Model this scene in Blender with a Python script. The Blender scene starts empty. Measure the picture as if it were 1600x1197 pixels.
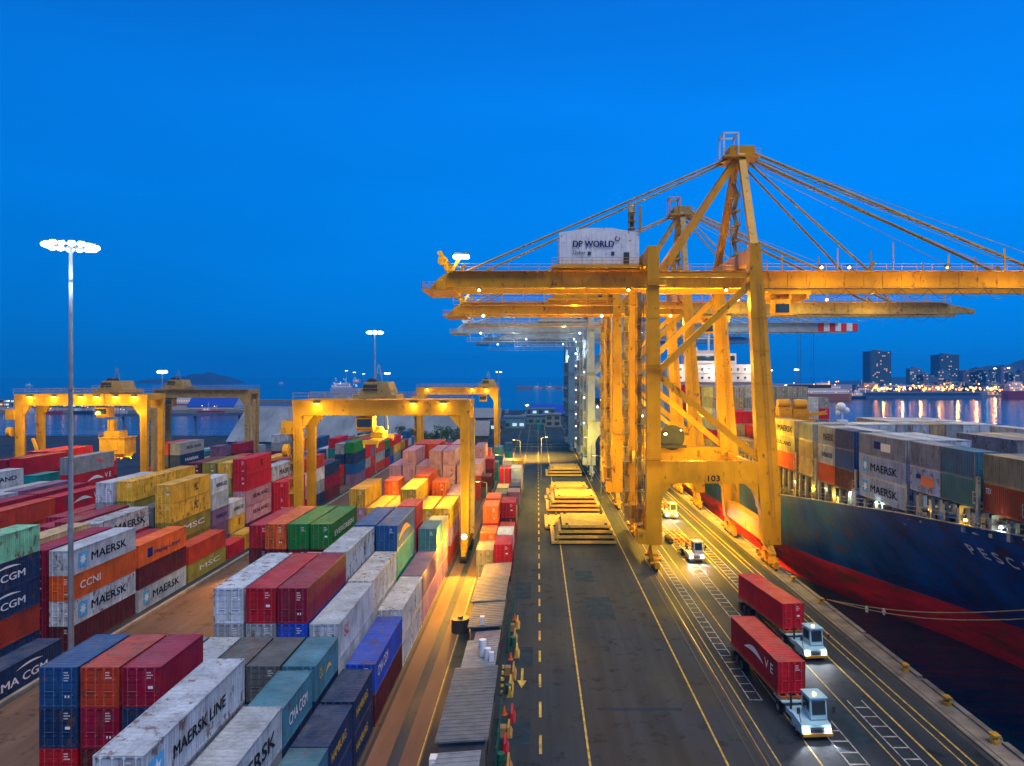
import bpy, math, random
from mathutils import Vector, Matrix
R = math.radians
random.seed(7)
# ---------------------------------------------------------------- camera, sky, sun
scene = bpy.context.scene
C = scene.collection
cam = bpy.data.cameras.new('camera')
co = bpy.data.objects.new('camera', cam); C.objects.link(co)
co.location = (0, 0, 29); co.rotation_euler = (R(90), 0, 0)
cam.sensor_width = 36; cam.lens = 36*1150/1600
cam.shift_x = -0.025; cam.shift_y = -0.0059
cam.clip_start = 0.5; cam.clip_end = 60000
scene.camera = co
SUN_E, SUN_A = 62, 210      # soft dusk skylight glow from behind and above the camera
w = bpy.data.worlds.new('World'); scene.world = w; w.use_nodes = True
nt = w.node_tree; nt.nodes.clear()
N = nt.nodes.new; L = nt.links.new
out = N('ShaderNodeOutputWorld'); bg = N('ShaderNodeBackground'); bg.inputs[1].default_value = 1.0
tc = N('ShaderNodeTexCoord'); sx = N('ShaderNodeSeparateXYZ'); L(tc.outputs['Generated'], sx.inputs[0])
rp = N('ShaderNodeValToRGB'); L(sx.outputs[2], rp.inputs[0])
e = rp.color_ramp.elements
e[0].position = 0.0; e[0].color = (0.0, 0.185, 0.60, 1)
e[1].position = 1.0; e[1].color = (0.0, 0.04, 0.25, 1)
for p, c in ((0.07, (0.0, 0.20, 0.71, 1)), (0.22, (0.0, 0.228, 0.87, 1)), (0.34, (0.001, 0.21, 0.84, 1)), (0.47, (0.002, 0.155, 0.68, 1)), (0.62, (0.0, 0.08, 0.42, 1))):
    q = e.new(p); q.color = c
# the sky is brighter towards the afterglow on the right
md = N('ShaderNodeMath'); md.operation = 'MULTIPLY_ADD'; L(sx.outputs[0], md.inputs[0]); md.inputs[1].default_value = 0.27; md.inputs[2].default_value = 1.03
vm = N('ShaderNodeVectorMath'); vm.operation = 'SCALE'; L(rp.outputs[0], vm.inputs[0]); L(md.outputs[0], vm.inputs['Scale'])
wn = N('ShaderNodeTexNoise'); wm_ = N('ShaderNodeMapping'); wm_.inputs['Scale'].default_value = (1.2,1.2,5); L(tc.outputs['Generated'], wm_.inputs[0]); L(wm_.outputs[0], wn.inputs['Vector']); wn.inputs['Scale'].default_value = 1.6; wn.inputs['Detail'].default_value = 5
wr = N('ShaderNodeMapRange'); L(wn.outputs[0], wr.inputs[0]); wr.inputs[1].default_value = 0.3; wr.inputs[2].default_value = 0.7; wr.inputs[3].default_value = 0.95; wr.inputs[4].default_value = 1.06
w2 = N('ShaderNodeVectorMath'); w2.operation = 'SCALE'; L(vm.outputs[0], w2.inputs[0]); L(wr.outputs[0], w2.inputs['Scale'])
L(w2.outputs[0], bg.inputs[0]); L(bg.outputs[0], out.inputs[0])
sun = bpy.data.lights.new('sun', 'SUN'); sun.energy = 2.8; sun.angle = R(35); sun.color = (1.0, 0.93, 0.82)
so = bpy.data.objects.new('sun', sun); C.objects.link(so)
so.rotation_euler = (R(90-SUN_E), 0, R(SUN_A-180))
vs = scene.view_settings
vs.view_transform = 'Standard'; vs.look = 'None'; vs.exposure = 0.0; vs.gamma = 1.0
scene.cycles.max_bounces = 5; scene.cycles.diffuse_bounces = 2; scene.cycles.glossy_bounces = 3
scene.cycles.sample_clamp_indirect = 4; scene.cycles.sample_clamp_direct = 0
scene.cycles.caustics_reflective = False; scene.cycles.caustics_refractive = False

# ---------------------------------------------------------------- helpers
def wloc(o):
    v = Vector((0, 0, 0))
    while o is not None:
        v += o.location; o = o.parent
    return v
class MB:
    """collects shapes in world coordinates and links them as ONE mesh object"""
    def __init__(s): s.v = []; s.f = []; s.m = []; s.mi = 0
    def add(s, vs, fs):
        n = len(s.v); s.v += [tuple(p) for p in vs]
        for f in fs: s.f.append([i+n for i in f]); s.m.append(s.mi)
        return s
    def hexa(s, a):
        return s.add(a, [(0,3,2,1),(4,5,6,7),(0,1,5,4),(1,2,6,5),(2,3,7,6),(3,0,4,7)])
    def box(s, x0, y0, z0, x1, y1, z1):
        if x0 > x1: x0, x1 = x1, x0
        if y0 > y1: y0, y1 = y1, y0
        if z0 > z1: z0, z1 = z1, z0
        return s.hexa([(x0,y0,z0),(x1,y0,z0),(x1,y1,z0),(x0,y1,z0),(x0,y0,z1),(x1,y0,z1),(x1,y1,z1),(x0,y1,z1)])
    def taper(s, x0, y0, z0, wx0, wy0, x1, y1, z1, wx1, wy1):
        a = [(x0-wx0/2,y0-wy0/2,z0),(x0+wx0/2,y0-wy0/2,z0),(x0+wx0/2,y0+wy0/2,z0),(x0-wx0/2,y0+wy0/2,z0),
             (x1-wx1/2,y1-wy1/2,z1),(x1+wx1/2,y1-wy1/2,z1),(x1+wx1/2,y1+wy1/2,z1),(x1-wx1/2,y1+wy1/2,z1)]
        return s.hexa(a)
    def beam(s, p, q, w, h=None):
        h = h or w; p = Vector(p); q = Vector(q); d = (q-p).normalized()
        up = Vector((0,0,1)) if abs(d.z) < 0.95 else Vector((0,1,0))
        r = d.cross(up).normalized(); u = r.cross(d).normalized()
        r *= w/2; u *= h/2
        return s.add([p-r-u,p+r-u,p+r+u,p-r+u,q-r-u,q+r-u,q+r+u,q-r+u],
                     [(0,1,2,3),(7,6,5,4),(4,5,1,0),(5,6,2,1),(6,7,3,2),(7,4,0,3)])
    def cyl(s, p, q, r, n=8, r2=None):
        r2 = r if r2 is None else r2
        p = Vector(p); q = Vector(q); d = (q-p).normalized()
        up = Vector((0,0,1)) if abs(d.z) < 0.95 else Vector((0,1,0))
        a = d.cross(up).normalized(); b = d.cross(a).normalized()
        A = []; B = []
        for i in range(n):
            t = 2*math.pi*i/n; k = a*math.cos(t)+b*math.sin(t)
            A.append(p+k*r); B.append(q+k*r2)
        fs = [(i,(i+1)%n,n+(i+1)%n,n+i) for i in range(n)]
        fs += [tuple(range(n-1,-1,-1)), tuple(range(n,2*n))]
        return s.add(A+B, fs)
    def prism(s, pts, y0, y1):      # outline in x,z extruded along y
        n = len(pts)
        vs = [(x,y0,z) for x,z in pts]+[(x,y1,z) for x,z in pts]
        return s.add(vs, [tuple(range(n)), tuple(range(2*n-1,n-1,-1))]+[((i+1)%n,i,n+i,n+(i+1)%n) for i in range(n)])
    def prismx(s, pts, x0, x1):     # outline in y,z extruded along x
        n = len(pts)
        vs = [(x0,y,z) for y,z in pts]+[(x1,y,z) for y,z in pts]
        return s.add(vs, [tuple(range(n)), tuple(range(2*n-1,n-1,-1))]+[((i+1)%n,i,n+i,n+(i+1)%n) for i in range(n)])
    def prismz(s, pts, z0, z1):
        n = len(pts)
        vs = [(x,y,z0) for x,y in pts]+[(x,y,z1) for x,y in pts]
        return s.add(vs, [tuple(range(n-1,-1,-1)), tuple(range(n,2*n))]+[(i,(i+1)%n,n+(i+1)%n,n+i) for i in range(n)])
    def ball(s, c, r, n=8, m=5, sz=1.0):
        vs = [(c[0],c[1],c[2]-r*sz)]; fs = []
        for j in range(1, m):
            ph = -math.pi/2+math.pi*j/m
            for i in range(n):
                t = 2*math.pi*i/n
                vs.append((c[0]+r*math.cos(ph)*math.cos(t), c[1]+r*math.cos(ph)*math.sin(t), c[2]+r*sz*math.sin(ph)))
        vs.append((c[0],c[1],c[2]+r*sz)); T = len(vs)-1
        for i in range(n):
            fs.append((0,1+(i+1)%n,1+i)); fs.append((T,T-n+i,T-n+(i+1)%n))
        for j in range(m-2):
            for i in range(n):
                a = 1+j*n; fs.append((a+i,a+(i+1)%n,a+n+(i+1)%n,a+n+i))
        return s.add(vs, fs)
    def rail(s, p, q, h=1.1, step=2.0, t=0.06):
        p = Vector(p); q = Vector(q); d = q-p; n = max(1, int(d.length/step))
        for k in (0.55, 1.0): s.beam(p+Vector((0,0,h*k)), q+Vector((0,0,h*k)), t)
        for i in range(n+1):
            a = p+d*(i/n); s.beam(a, a+Vector((0,0,h)), t)
        return s
    def mesh(s, name, mats, off=(0,0,0)):
        me = bpy.data.meshes.new(name)
        ox, oy, oz = off
        me.from_pydata([(a-ox,b-oy,c-oz) for a,b,c in s.v], [], s.f)
        mats = mats if isinstance(mats, (list, tuple)) else [mats]
        for m in mats: me.materials.append(m)
        if len(mats) > 1: me.polygons.foreach_set('material_index', s.m)
        me.update(); return me
    def build(s, name, mats, parent=None, smooth=False, **kw):
        off = wloc(parent) if parent is not None else Vector((0,0,0))
        me = s.mesh(name, mats, off)
        if smooth: me.polygons.foreach_set('use_smooth', [True]*len(me.polygons))
        o = bpy.data.objects.new(name, me); C.objects.link(o)
        if parent is not None: o.parent = parent
        for k, v in kw.items(): o[k] = v
        return o
def thing(name, loc, label, cat, group=None):
    o = bpy.data.objects.new(name, None); C.objects.link(o)
    o.location = loc; o['label'] = label; o['category'] = cat; o.empty_display_size = 0.5
    if group: o['group'] = group
    return o
def tag(o, label=None, cat=None, group=None, kind=None):
    for k, v in (('label',label),('category',cat),('group',group),('kind',kind)):
        if v: o[k] = v
    return o
def struct(mb, name, mats): return tag(mb.build(name, mats), kind='structure')
def lamp(loc, power, color=(1.0,0.55,0.10), radius=0.35, parent=None, spot=None, aim=(0,0,-1)):
    l = bpy.data.lights.new('lamp_light', 'SPOT' if spot else 'POINT')
    l.energy = power; l.color = color; l.shadow_soft_size = radius
    if spot: l.spot_size = R(spot); l.spot_blend = 0.6
    o = bpy.data.objects.new('lamp_light', l); C.objects.link(o)
    o.location = Vector(loc)-(wloc(parent) if parent is not None else Vector((0,0,0)))
    if parent is not None: o.parent = parent
    if spot: o.rotation_euler = Vector(aim).to_track_quat('-Z', 'Y').to_euler()
    return o
# ---------------------------------------------------------------- materials
_m = {}
def paint(name, col, rough=0.5, metal=0.0, var=0.25, rust=0.0, scale=0.8, bump=0.0, stretch=(1,1,1), spec=0.4, plates=None):
    if name in _m: return _m[name]
    m = bpy.data.materials.new(name); m.use_nodes = True; _m[name] = m
    t = m.node_tree; b = t.nodes['Principled BSDF']; n = t.nodes.new; l = t.links.new
    b.inputs['Roughness'].default_value = rough; b.inputs['Metallic'].default_value = metal
    b.inputs['Specular IOR Level'].default_value = spec
    g = n('ShaderNodeNewGeometry'); mp = n('ShaderNodeMapping'); l(g.outputs['Position'], mp.inputs[0])
    mp.inputs['Scale'].default_value = stretch
    no = n('ShaderNodeTexNoise'); no.inputs['Scale'].default_value = scale; no.inputs['Detail'].default_value = 6
    l(mp.outputs[0], no.inputs['Vector'])
    mr = n('ShaderNodeMapRange'); l(no.outputs[0], mr.inputs[0])
    mr.inputs[1].default_value = 0.3; mr.inputs[2].default_value = 0.7
    mr.inputs[3].default_value = 1-var; mr.inputs[4].default_value = 1+var
    vm = n('ShaderNodeVectorMath'); vm.operation = 'SCALE'; vm.inputs[0].default_value = col[:3]
    l(mr.outputs[0], vm.inputs['Scale']); src = vm.outputs[0]
    if rust:
        n2 = n('ShaderNodeTexNoise'); n2.inputs['Scale'].default_value = scale*2.3; n2.inputs['Detail'].default_value = 8; l(mp.outputs[0], n2.inputs['Vector'])
        m2 = n('ShaderNodeMapRange'); l(n2.outputs[0], m2.inputs[0]); m2.inputs[1].default_value = 0.66-rust*0.3; m2.inputs[2].default_value = 0.76-rust*0.3; m2.inputs[4].default_value = 0.85
        mx = n('ShaderNodeMix'); mx.data_type = 'RGBA'; l(m2.outputs[0], mx.inputs[0]); l(src, mx.inputs[6]); mx.inputs[7].default_value = (0.11,0.045,0.02,1)
        src = mx.outputs[2]
    if plates:      # welded plate seams
        sp = n('ShaderNodeSeparateXYZ'); l(g.outputs['Position'], sp.inputs[0]); cb = n('ShaderNodeCombineXYZ'); l(sp.outputs[1], cb.inputs[0]); l(sp.outputs[2], cb.inputs[1])
        br = n('ShaderNodeTexBrick'); l(cb.outputs[0], br.inputs['Vector']); br.inputs['Scale'].default_value = 1.0; br.inputs['Mortar Size'].default_value = 0.035
        br.inputs['Brick Width'].default_value = plates[0]; br.inputs['Row Height'].default_value = plates[1]; br.inputs['Color1'].default_value = (1,1,1,1); br.inputs['Color2'].default_value = (0.86,0.86,0.86,1); br.inputs['Mortar'].default_value = (0.55,0.5,0.5,1)
        mb = n('ShaderNodeMix'); mb.data_type = 'RGBA'; mb.blend_type = 'MULTIPLY'; mb.inputs[0].default_value = 0.7; l(src, mb.inputs[6]); l(br.outputs[0], mb.inputs[7]); src = mb.outputs[2]
    l(src, b.inputs['Base Color'])
    if bump:
        bp = n('ShaderNodeBump'); bp.inputs['Strength'].default_value = bump; bp.inputs['Distance'].default_value = 0.1
        l(no.outputs[0], bp.inputs['Height']); l(bp.outputs[0], b.inputs['Normal'])
    return m
def glow(name, col, strength):
    if name in _m: return _m[name]
    m = bpy.data.materials.new(name); m.use_nodes = True; _m[name] = m
    b = m.node_tree.nodes['Principled BSDF']
    b.inputs['Base Color'].default_value = (*col, 1); b.inputs['Emission Color'].default_value = (*col, 1)
    b.inputs['Emission Strength'].default_value = strength
    return m
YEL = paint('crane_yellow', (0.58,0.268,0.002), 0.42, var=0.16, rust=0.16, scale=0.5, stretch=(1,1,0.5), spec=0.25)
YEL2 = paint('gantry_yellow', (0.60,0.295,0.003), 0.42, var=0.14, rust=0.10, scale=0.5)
TAN = paint('weathered_and_unlit_tan', (0.34,0.23,0.07), 0.6, var=0.2, rust=0.25)  # weathered steel, also the painted darkness of the second crane's unlit parts
BLU = paint('crane_blue_paint', (0.10,0.22,0.36), 0.45, var=0.15)
GRYB = paint('crane_grey_paint', (0.30,0.36,0.42), 0.45, var=0.15)
STEEL = paint('galvanised_steel', (0.30,0.32,0.34), 0.45, 0.5, var=0.2)
DARK = paint('dark_steel', (0.035,0.036,0.04), 0.6, var=0.3)
ROPE = paint('wire_rope', (0.06,0.06,0.055), 0.6)
RUB = paint('tyre_rubber', (0.015,0.015,0.017), 0.8)
WHT = paint('white_paint', (0.62,0.66,0.72), 0.45, var=0.10, rust=0.03)
CONC = paint('concrete', (0.22,0.19,0.16), 0.9, var=0.3, scale=0.6, bump=0.3)
GLASS = paint('dark_glass', (0.02,0.035,0.045), 0.08, var=0.1, spec=0.9)
TXTB = paint('blue_lettering', (0.02,0.03,0.16), 0.8, var=0.05, spec=0.03)
TXTK = paint('black_lettering', (0.015,0.017,0.022), 0.8, var=0.05, spec=0.03)
TXTW = paint('white_lettering', (0.75,0.76,0.76), 0.5, var=0.08)
TXTY = paint('yellow_lettering', (0.70,0.46,0.05), 0.5, var=0.08)
TXTR = paint('red_lettering', (0.65,0.03,0.04), 0.5, var=0.08)
SKYB = paint('pale_blue_square', (0.08,0.42,0.75), 0.8, var=0.05, spec=0.05)
LW = glow('white_lamp', (0.85,0.95,1.0), 14)
LW2 = glow('white_lamp_far', (0.75,0.92,1.0), 4)
LY = glow('sodium_lamp', (1.0,0.72,0.25), 8)
LO = glow('harbour_lamp', (1.0,0.36,0.06), 12)
HL = glow('headlight_lens', (0.95,0.97,1.0), 18)

# ---------------------------------------------------------------- setting: ground, water, markings
def asphalt_mat(name, c0, c1, rough=0.78):
    m = bpy.data.materials.new(name); m.use_nodes = True
    t = m.node_tree; b = t.nodes['Principled BSDF']; n = t.nodes.new; l = t.links.new
    b.inputs['Specular IOR Level'].default_value = 0.16
    g = n('ShaderNodeNewGeometry')
    a = n('ShaderNodeTexNoise'); a.inputs['Scale'].default_value = 0.07; a.inputs['Detail'].default_value = 8; l(g.outputs['Position'], a.inputs['Vector'])
    mp = n('ShaderNodeMapping'); mp.inputs['Scale'].default_value = (0.5,0.05,1); l(g.outputs['Position'], mp.inputs[0])
    s = n('ShaderNodeTexNoise'); s.inputs['Scale'].default_value = 0.8; s.inputs['Detail'].default_value = 5; l(mp.outputs[0], s.inputs['Vector'])
    f = n('ShaderNodeTexNoise'); f.inputs['Scale'].default_value = 9; f.inputs['Detail'].default_value = 3; l(g.outputs['Position'], f.inputs['Vector'])
    ad = n('ShaderNodeMath'); ad.operation = 'ADD'; l(a.outputs[0], ad.inputs[0]); l(s.outputs[0], ad.inputs[1])
    ad2 = n('ShaderNodeMath'); ad2.operation = 'MULTIPLY_ADD'; l(f.outputs[0], ad2.inputs[0]); ad2.inputs[1].default_value = 0.35; l(ad.outputs[0], ad2.inputs[2])
    r = n('ShaderNodeValToRGB'); r.color_ramp.elements[0].position = 0.42; r.color_ramp.elements[1].position = 0.85
    r.color_ramp.elements[0].color = (*c0,1); r.color_ramp.elements[1].color = (*c1,1)
    h = n('ShaderNodeMath'); h.operation = 'MULTIPLY'; l(ad2.outputs[0], h.inputs[0]); h.inputs[1].default_value = 0.5
    l(h.outputs[0], r.inputs[0])
    st = n('ShaderNodeTexNoise'); st.inputs['Scale'].default_value = 0.45; st.inputs['Detail'].default_value = 4; st.inputs['Roughness'].default_value = 0.7; l(g.outputs['Position'], st.inputs['Vector'])
    sr = n('ShaderNodeMapRange'); l(st.outputs[0], sr.inputs[0]); sr.inputs[1].default_value = 0.56; sr.inputs[2].default_value = 0.66; sr.inputs[3].default_value = 1.0; sr.inputs[4].default_value = 0.42
    ty = n('ShaderNodeMapping'); ty.inputs['Scale'].default_value = (1.1,0.012,1); l(g.outputs['Position'], ty.inputs[0])
    tn = n('ShaderNodeTexNoise'); tn.inputs['Scale'].default_value = 1.0; tn.inputs['Detail'].default_value = 2; l(ty.outputs[0], tn.inputs['Vector'])
    tr = n('ShaderNodeMapRange'); l(tn.outputs[0], tr.inputs[0]); tr.inputs[1].default_value = 0.40; tr.inputs[2].default_value = 0.70; tr.inputs[3].default_value = 1.03; tr.inputs[4].default_value = 0.82
    mm = n('ShaderNodeMath'); mm.operation = 'MULTIPLY'; l(sr.outputs[0], mm.inputs[0]); l(tr.outputs[0], mm.inputs[1])
    sc_ = n('ShaderNodeVectorMath'); sc_.operation = 'SCALE'; l(r.outputs[0], sc_.inputs[0]); l(mm.outputs[0], sc_.inputs['Scale'])
    l(sc_.outputs[0], b.inputs['Base Color'])
    mr = n('ShaderNodeMapRange'); l(a.outputs[0], mr.inputs[0]); mr.inputs[1].default_value = 0.35; mr.inputs[2].default_value = 0.65; mr.inputs[3].default_value = rough-0.2; mr.inputs[4].default_value = rough+0.1
    l(mr.outputs[0], b.inputs['Roughness'])
    bp = n('ShaderNodeBump'); bp.inputs['Strength'].default_value = 0.25; bp.inputs['Distance'].default_value = 0.05; l(f.outputs[0], bp.inputs['Height']); l(bp.outputs[0], b.inputs['Normal'])
    return m
ASPH = asphalt_mat('asphalt', (0.012,0.020,0.029), (0.050,0.062,0.076))
LANE = asphalt_mat('lane_concrete', (0.085,0.052,0.038), (0.19,0.12,0.08))
BLK = asphalt_mat('stack_concrete', (0.07,0.052,0.042), (0.13,0.10,0.085))
q = MB().prismz([(37,-120),(37,640),(-60,640),(-60,420),(-135,400),(-135,364),(-900,364),(-900,-120)], -9, 0)
struct(q, 'quay_ground', ASPH)
s = MB()
for (x0,y0,x1,y1) in ((-47.0,-40,-32.6,300),): s.box(x0,y0,0.001,x1,y1,0.012)
struct(s, 'truck_lane', LANE)
s = MB()
for (x0,y0,x1,y1) in ((-80,-40,-49,300),(-32.2,-40,-13.2,300),(-110,60,-84,300)): s.box(x0,y0,0.001,x1,y1,0.01)
struct(s, 'stacking_yard', BLK)
s = MB()
for x in (-12.9,-10.4): s.box(x,-40,0.001,x+1.6,300,0.014)
struct(s, 'gantry_runway', paint('runway_concrete', (0.15,0.07,0.045), 0.8, var=0.4, scale=0.3, stretch=(1,0.2,1)))
s = MB().box(-47.6,-40,0.0,-47.15,300,0.35)
struct(s, 'lane_kerb', CONC)
s = MB().box(34.7,-120,0.001,37.02,640,0.05)
for k in range(60): s.box(36.55, -100+k*12.2, 0.05, 37.05, -100+k*12.2+11.6, 0.24)
struct(s, 'quay_edge_coping', paint('quay_concrete', (0.20,0.17,0.14), 0.9, var=0.45, scale=0.5, bump=0.5))
# rail slots
s = MB()
for x, w_ in ((16.3,0.10),(16.95,0.14),(17.6,0.10),(34.1,0.40),(35.1,0.10)): s.box(x,-120,0.001,x+w_,600,0.054 if x > 34.5 else 0.018)
struct(s, 'crane_rail_slots', DARK)
s = MB()
for x in (17.15, 34.6): s.box(x,-120,0.0,x+0.09,600,0.09)
struct(s, 'crane_rails', paint('worn_rail', (0.35,0.30,0.25), 0.3, 0.8))
PY = paint('yellow_road_paint', (0.50,0.34,0.06), 0.7, var=0.5, rust=0.22, scale=1.5)
PW = paint('white_road_paint', (0.34,0.34,0.32), 0.7, var=0.65, rust=0.3, scale=1.2)
s = MB()
for x, w_ in ((3.85,0.16),(14.15,0.15),(18.1,0.10),(21.2,0.10),(27.0,0.10),(30.0,0.16),(31.9,0.10),(32.7,0.14),(-4.4,0.10),(-9.0,0.09)):
    s.box(x,-60,0.001,x+w_,560,0.020)
y = 20
while y < 500:
    s.box(0.12,y,0.001,0.34,y+3.0,0.020); y += 6.1
s.prismz([(-1.62,73.2),(-1.62,70.3),(-1.95,70.3),(-1.5,68.6),(-1.05,70.3),(-1.38,70.3),(-1.38,73.2)], 0.001, 0.02)
struct(s, 'yellow_road_markings', PY)
s = MB()
for x0, x1, ya, yb in ((19.0,20.1,66,135),(23.2,24.6,84,150),(27.7,29.0,40,66),(19.2,20.4,30,52),(23.3,24.7,34,62),(27.6,29.0,96,128)):
    s.box(x0,ya,0.001,x0+0.09,yb,0.024); s.box(x1,ya,0.001,x1+0.09,yb,0.024)
    y = ya
    while y < yb: s.box(x0+0.09,y,0.001,x1,y+0.14,0.024); y += 1.75
struct(s, 'white_ladder_markings', PW)
s = MB()
for (x0,y0,x1,y1) in ((-3.6,58,-0.6,62.5),(-3.2,74,-0.5,79),(-2.8,44,-0.4,52),(5.2,64,12.6,64.5),(6.1,88,9.4,97),(9.8,50,13.2,53),(5.5,104,8.0,110),(19,76,22,79),(25,58,27.5,66),(-3,96,-0.9,104)): s.box(x0,y0,0.001,x1,y1,0.008)
struct(s, 'asphalt_patches', paint('patch_asphalt', (0.016,0.034,0.050), 0.85, var=0.3, spec=0.15))
# water
def water_mat():
    m = bpy.data.materials.new('harbour_water'); m.use_nodes = True
    t = m.node_tree; b = t.nodes['Principled BSDF']; n = t.nodes.new; l = t.links.new
    b.inputs['Base Color'].default_value = (0.003,0.035,0.08,1); b.inputs['Roughness'].default_value = 0.09
    b.inputs['IOR'].default_value = 1.30
    g = n('ShaderNodeNewGeometry'); mp = n('ShaderNodeMapping'); mp.inputs['Scale'].default_value = (0.35,0.9,1); l(g.outputs['Position'], mp.inputs[0])
    a = n('ShaderNodeTexNoise'); a.inputs['Scale'].default_value = 0.30; a.inputs['Detail'].default_value = 7; a.inputs['Roughness'].default_value = 0.6; l(mp.outputs[0], a.inputs['Vector'])
    bp = n('ShaderNodeBump'); bp.inputs['Strength'].default_value = 0.55; bp.inputs['Distance'].default_value = 0.5; l(a.outputs[0], bp.inputs['Height']); l(bp.outputs[0], b.inputs['Normal'])
    return m
s = MB()
s.add([(-30000,-3000,-3),(30000,-3000,-3),(30000,40000,-3),(-30000,40000,-3)], [(0,1,2,3)])
struct(s, 'sea_water', water_mat())
# ---------------------------------------------------------------- shipping containers
def container_paint(mass=False):
    m = bpy.data.materials.new('container_paint'); m.use_nodes = True
    t = m.node_tree; b = t.nodes['Principled BSDF']; n = t.nodes.new; l = t.links.new
    b.inputs['Roughness'].default_value = 0.5; b.inputs['Specular IOR Level'].default_value = 0.22
    oi = n('ShaderNodeObjectInfo'); tc = n('ShaderNodeTexCoord')
    rv = n('ShaderNodeVectorMath'); rv.operation = 'SCALE'; rv.inputs[0].default_value = (37,91,53); l(oi.outputs['Random'], rv.inputs['Scale'])
    ps = n('ShaderNodeVectorMath'); ps.operation = 'ADD'; l(tc.outputs['Object'], ps.inputs[0]); l(rv.outputs[0], ps.inputs[1])
    def noise(sc, det, st=(1,1,1)):
        mp = n('ShaderNodeMapping'); mp.inputs['Scale'].default_value = st; l(ps.outputs[0], mp.inputs[0])
        q = n('ShaderNodeTexNoise'); q.inputs['Scale'].default_value = sc; q.inputs['Detail'].default_value = det; q.inputs['Roughness'].default_value = 0.6
        l(mp.outputs[0], q.inputs['Vector']); return q.outputs[0]
    def rng(src, a0, a1, b0, b1):
        q = n('ShaderNodeMapRange'); l(src, q.inputs[0])
        for i, v in enumerate((a0,a1,b0,b1)): q.inputs[i+1].default_value = v
        return q.outputs[0]
    def mix(fac, c1, c2):
        q = n('ShaderNodeMix'); q.data_type = 'RGBA'; l(fac, q.inputs[0])
        if isinstance(c1, tuple): q.inputs[6].default_value = (*c1,1)
        else: l(c1, q.inputs[6])
        if isinstance(c2, tuple): q.inputs[7].default_value = (*c2,1)
        else: l(c2, q.inputs[7])
        return q.outputs[2]
    fade = rng(noise(0.5,5), 0.3, 0.7, 0.62, 1.2)
    vm = n('ShaderNodeVectorMath'); vm.operation = 'SCALE'; l(oi.outputs['Color'], vm.inputs[0]); l(fade, vm.inputs['Scale'])
    if mass:
        ca = n('ShaderNodeVertexColor'); ca.layer_name = 'box_colour'; l(ca.outputs[0], vm.inputs[0])
    # streaks running down the panels, scuffs and rust of different amount per box
    stk = rng(noise(3.2,4,(1,1,0.12)), 0.46, 0.76, 0.0, 0.55)
    c = mix(stk, vm.outputs[0], (0.075,0.065,0.06))
    am = rng(oi.outputs['Random'], 0.0, 1.0, 0.70, 0.54)
    sb = n('ShaderNodeMath'); sb.operation = 'SUBTRACT'; l(noise(1.5,9,(1,1,0.7)), sb.inputs[0]); l(am, sb.inputs[1])
    c = mix(rng(sb.outputs[0], 0.0, 0.06, 0.0, 0.8), c, (0.13,0.05,0.025))
    # sun bleached, dusty roofs
    g = n('ShaderNodeNewGeometry'); sp = n('ShaderNodeSeparateXYZ'); l(g.outputs['True Normal'], sp.inputs[0])
    up = rng(sp.outputs[2], 0.6, 0.9, 0.0, 1.0)
    du = rng(noise(0.8,6,(1,0.6,1)), 0.32, 0.72, 0.02, 0.20)
    mu = n('ShaderNodeMath'); mu.operation = 'MULTIPLY'; l(up, mu.inputs[0]); l(du, mu.inputs[1])
    c = mix(mu.outputs[0], c, (0.33,0.31,0.29))
    l(c, b.inputs['Base Color'])
    l(rng(noise(2.0,3), 0.3,0.7,0.38,0.66), b.inputs['Roughness'])
    return m
CPAINT = container_paint()
GASK = paint('door_gasket', (0.02,0.02,0.022), 0.7)
W = 2.44
def corr(mb, pts0, axis, lo, hi, off0, off1, z0, z1, pitch=0.278, depth=0.04):
    """corrugated sheet. axis 'x+' etc: normal direction; lo..hi runs along, z0..z1 across"""
    nW = max(2, int(round((hi-lo)/pitch))); p = (hi-lo)/nW; prof = []
    for i in range(nW):
        a = lo+i*p
        prof += [(a,0),(a+p*0.28,0),(a+p*0.46,depth),(a+p*0.82,depth)]
    prof.append((hi,0))
    vs = []
    for (u, d) in prof:
        for zz in (z0, z1):
            if axis == 'x+': vs.append((off0-d, u, zz))
            elif axis == 'x-': vs.append((-off0+d, u, zz))
            elif axis == 'y+': vs.append((u, off0-d, zz))
            elif axis == 'y-': vs.append((u, -off0+d, zz))
            else: vs.append((zz, u, off0-d))
    fs = []
    for i in range(len(prof)-1):
        f = (2*i, 2*i+2, 2*i+3, 2*i+1)
        if axis in ('x-','y+','z'): f = f[::-1]
        fs.append(f)
    mb.add(vs, fs)
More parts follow.
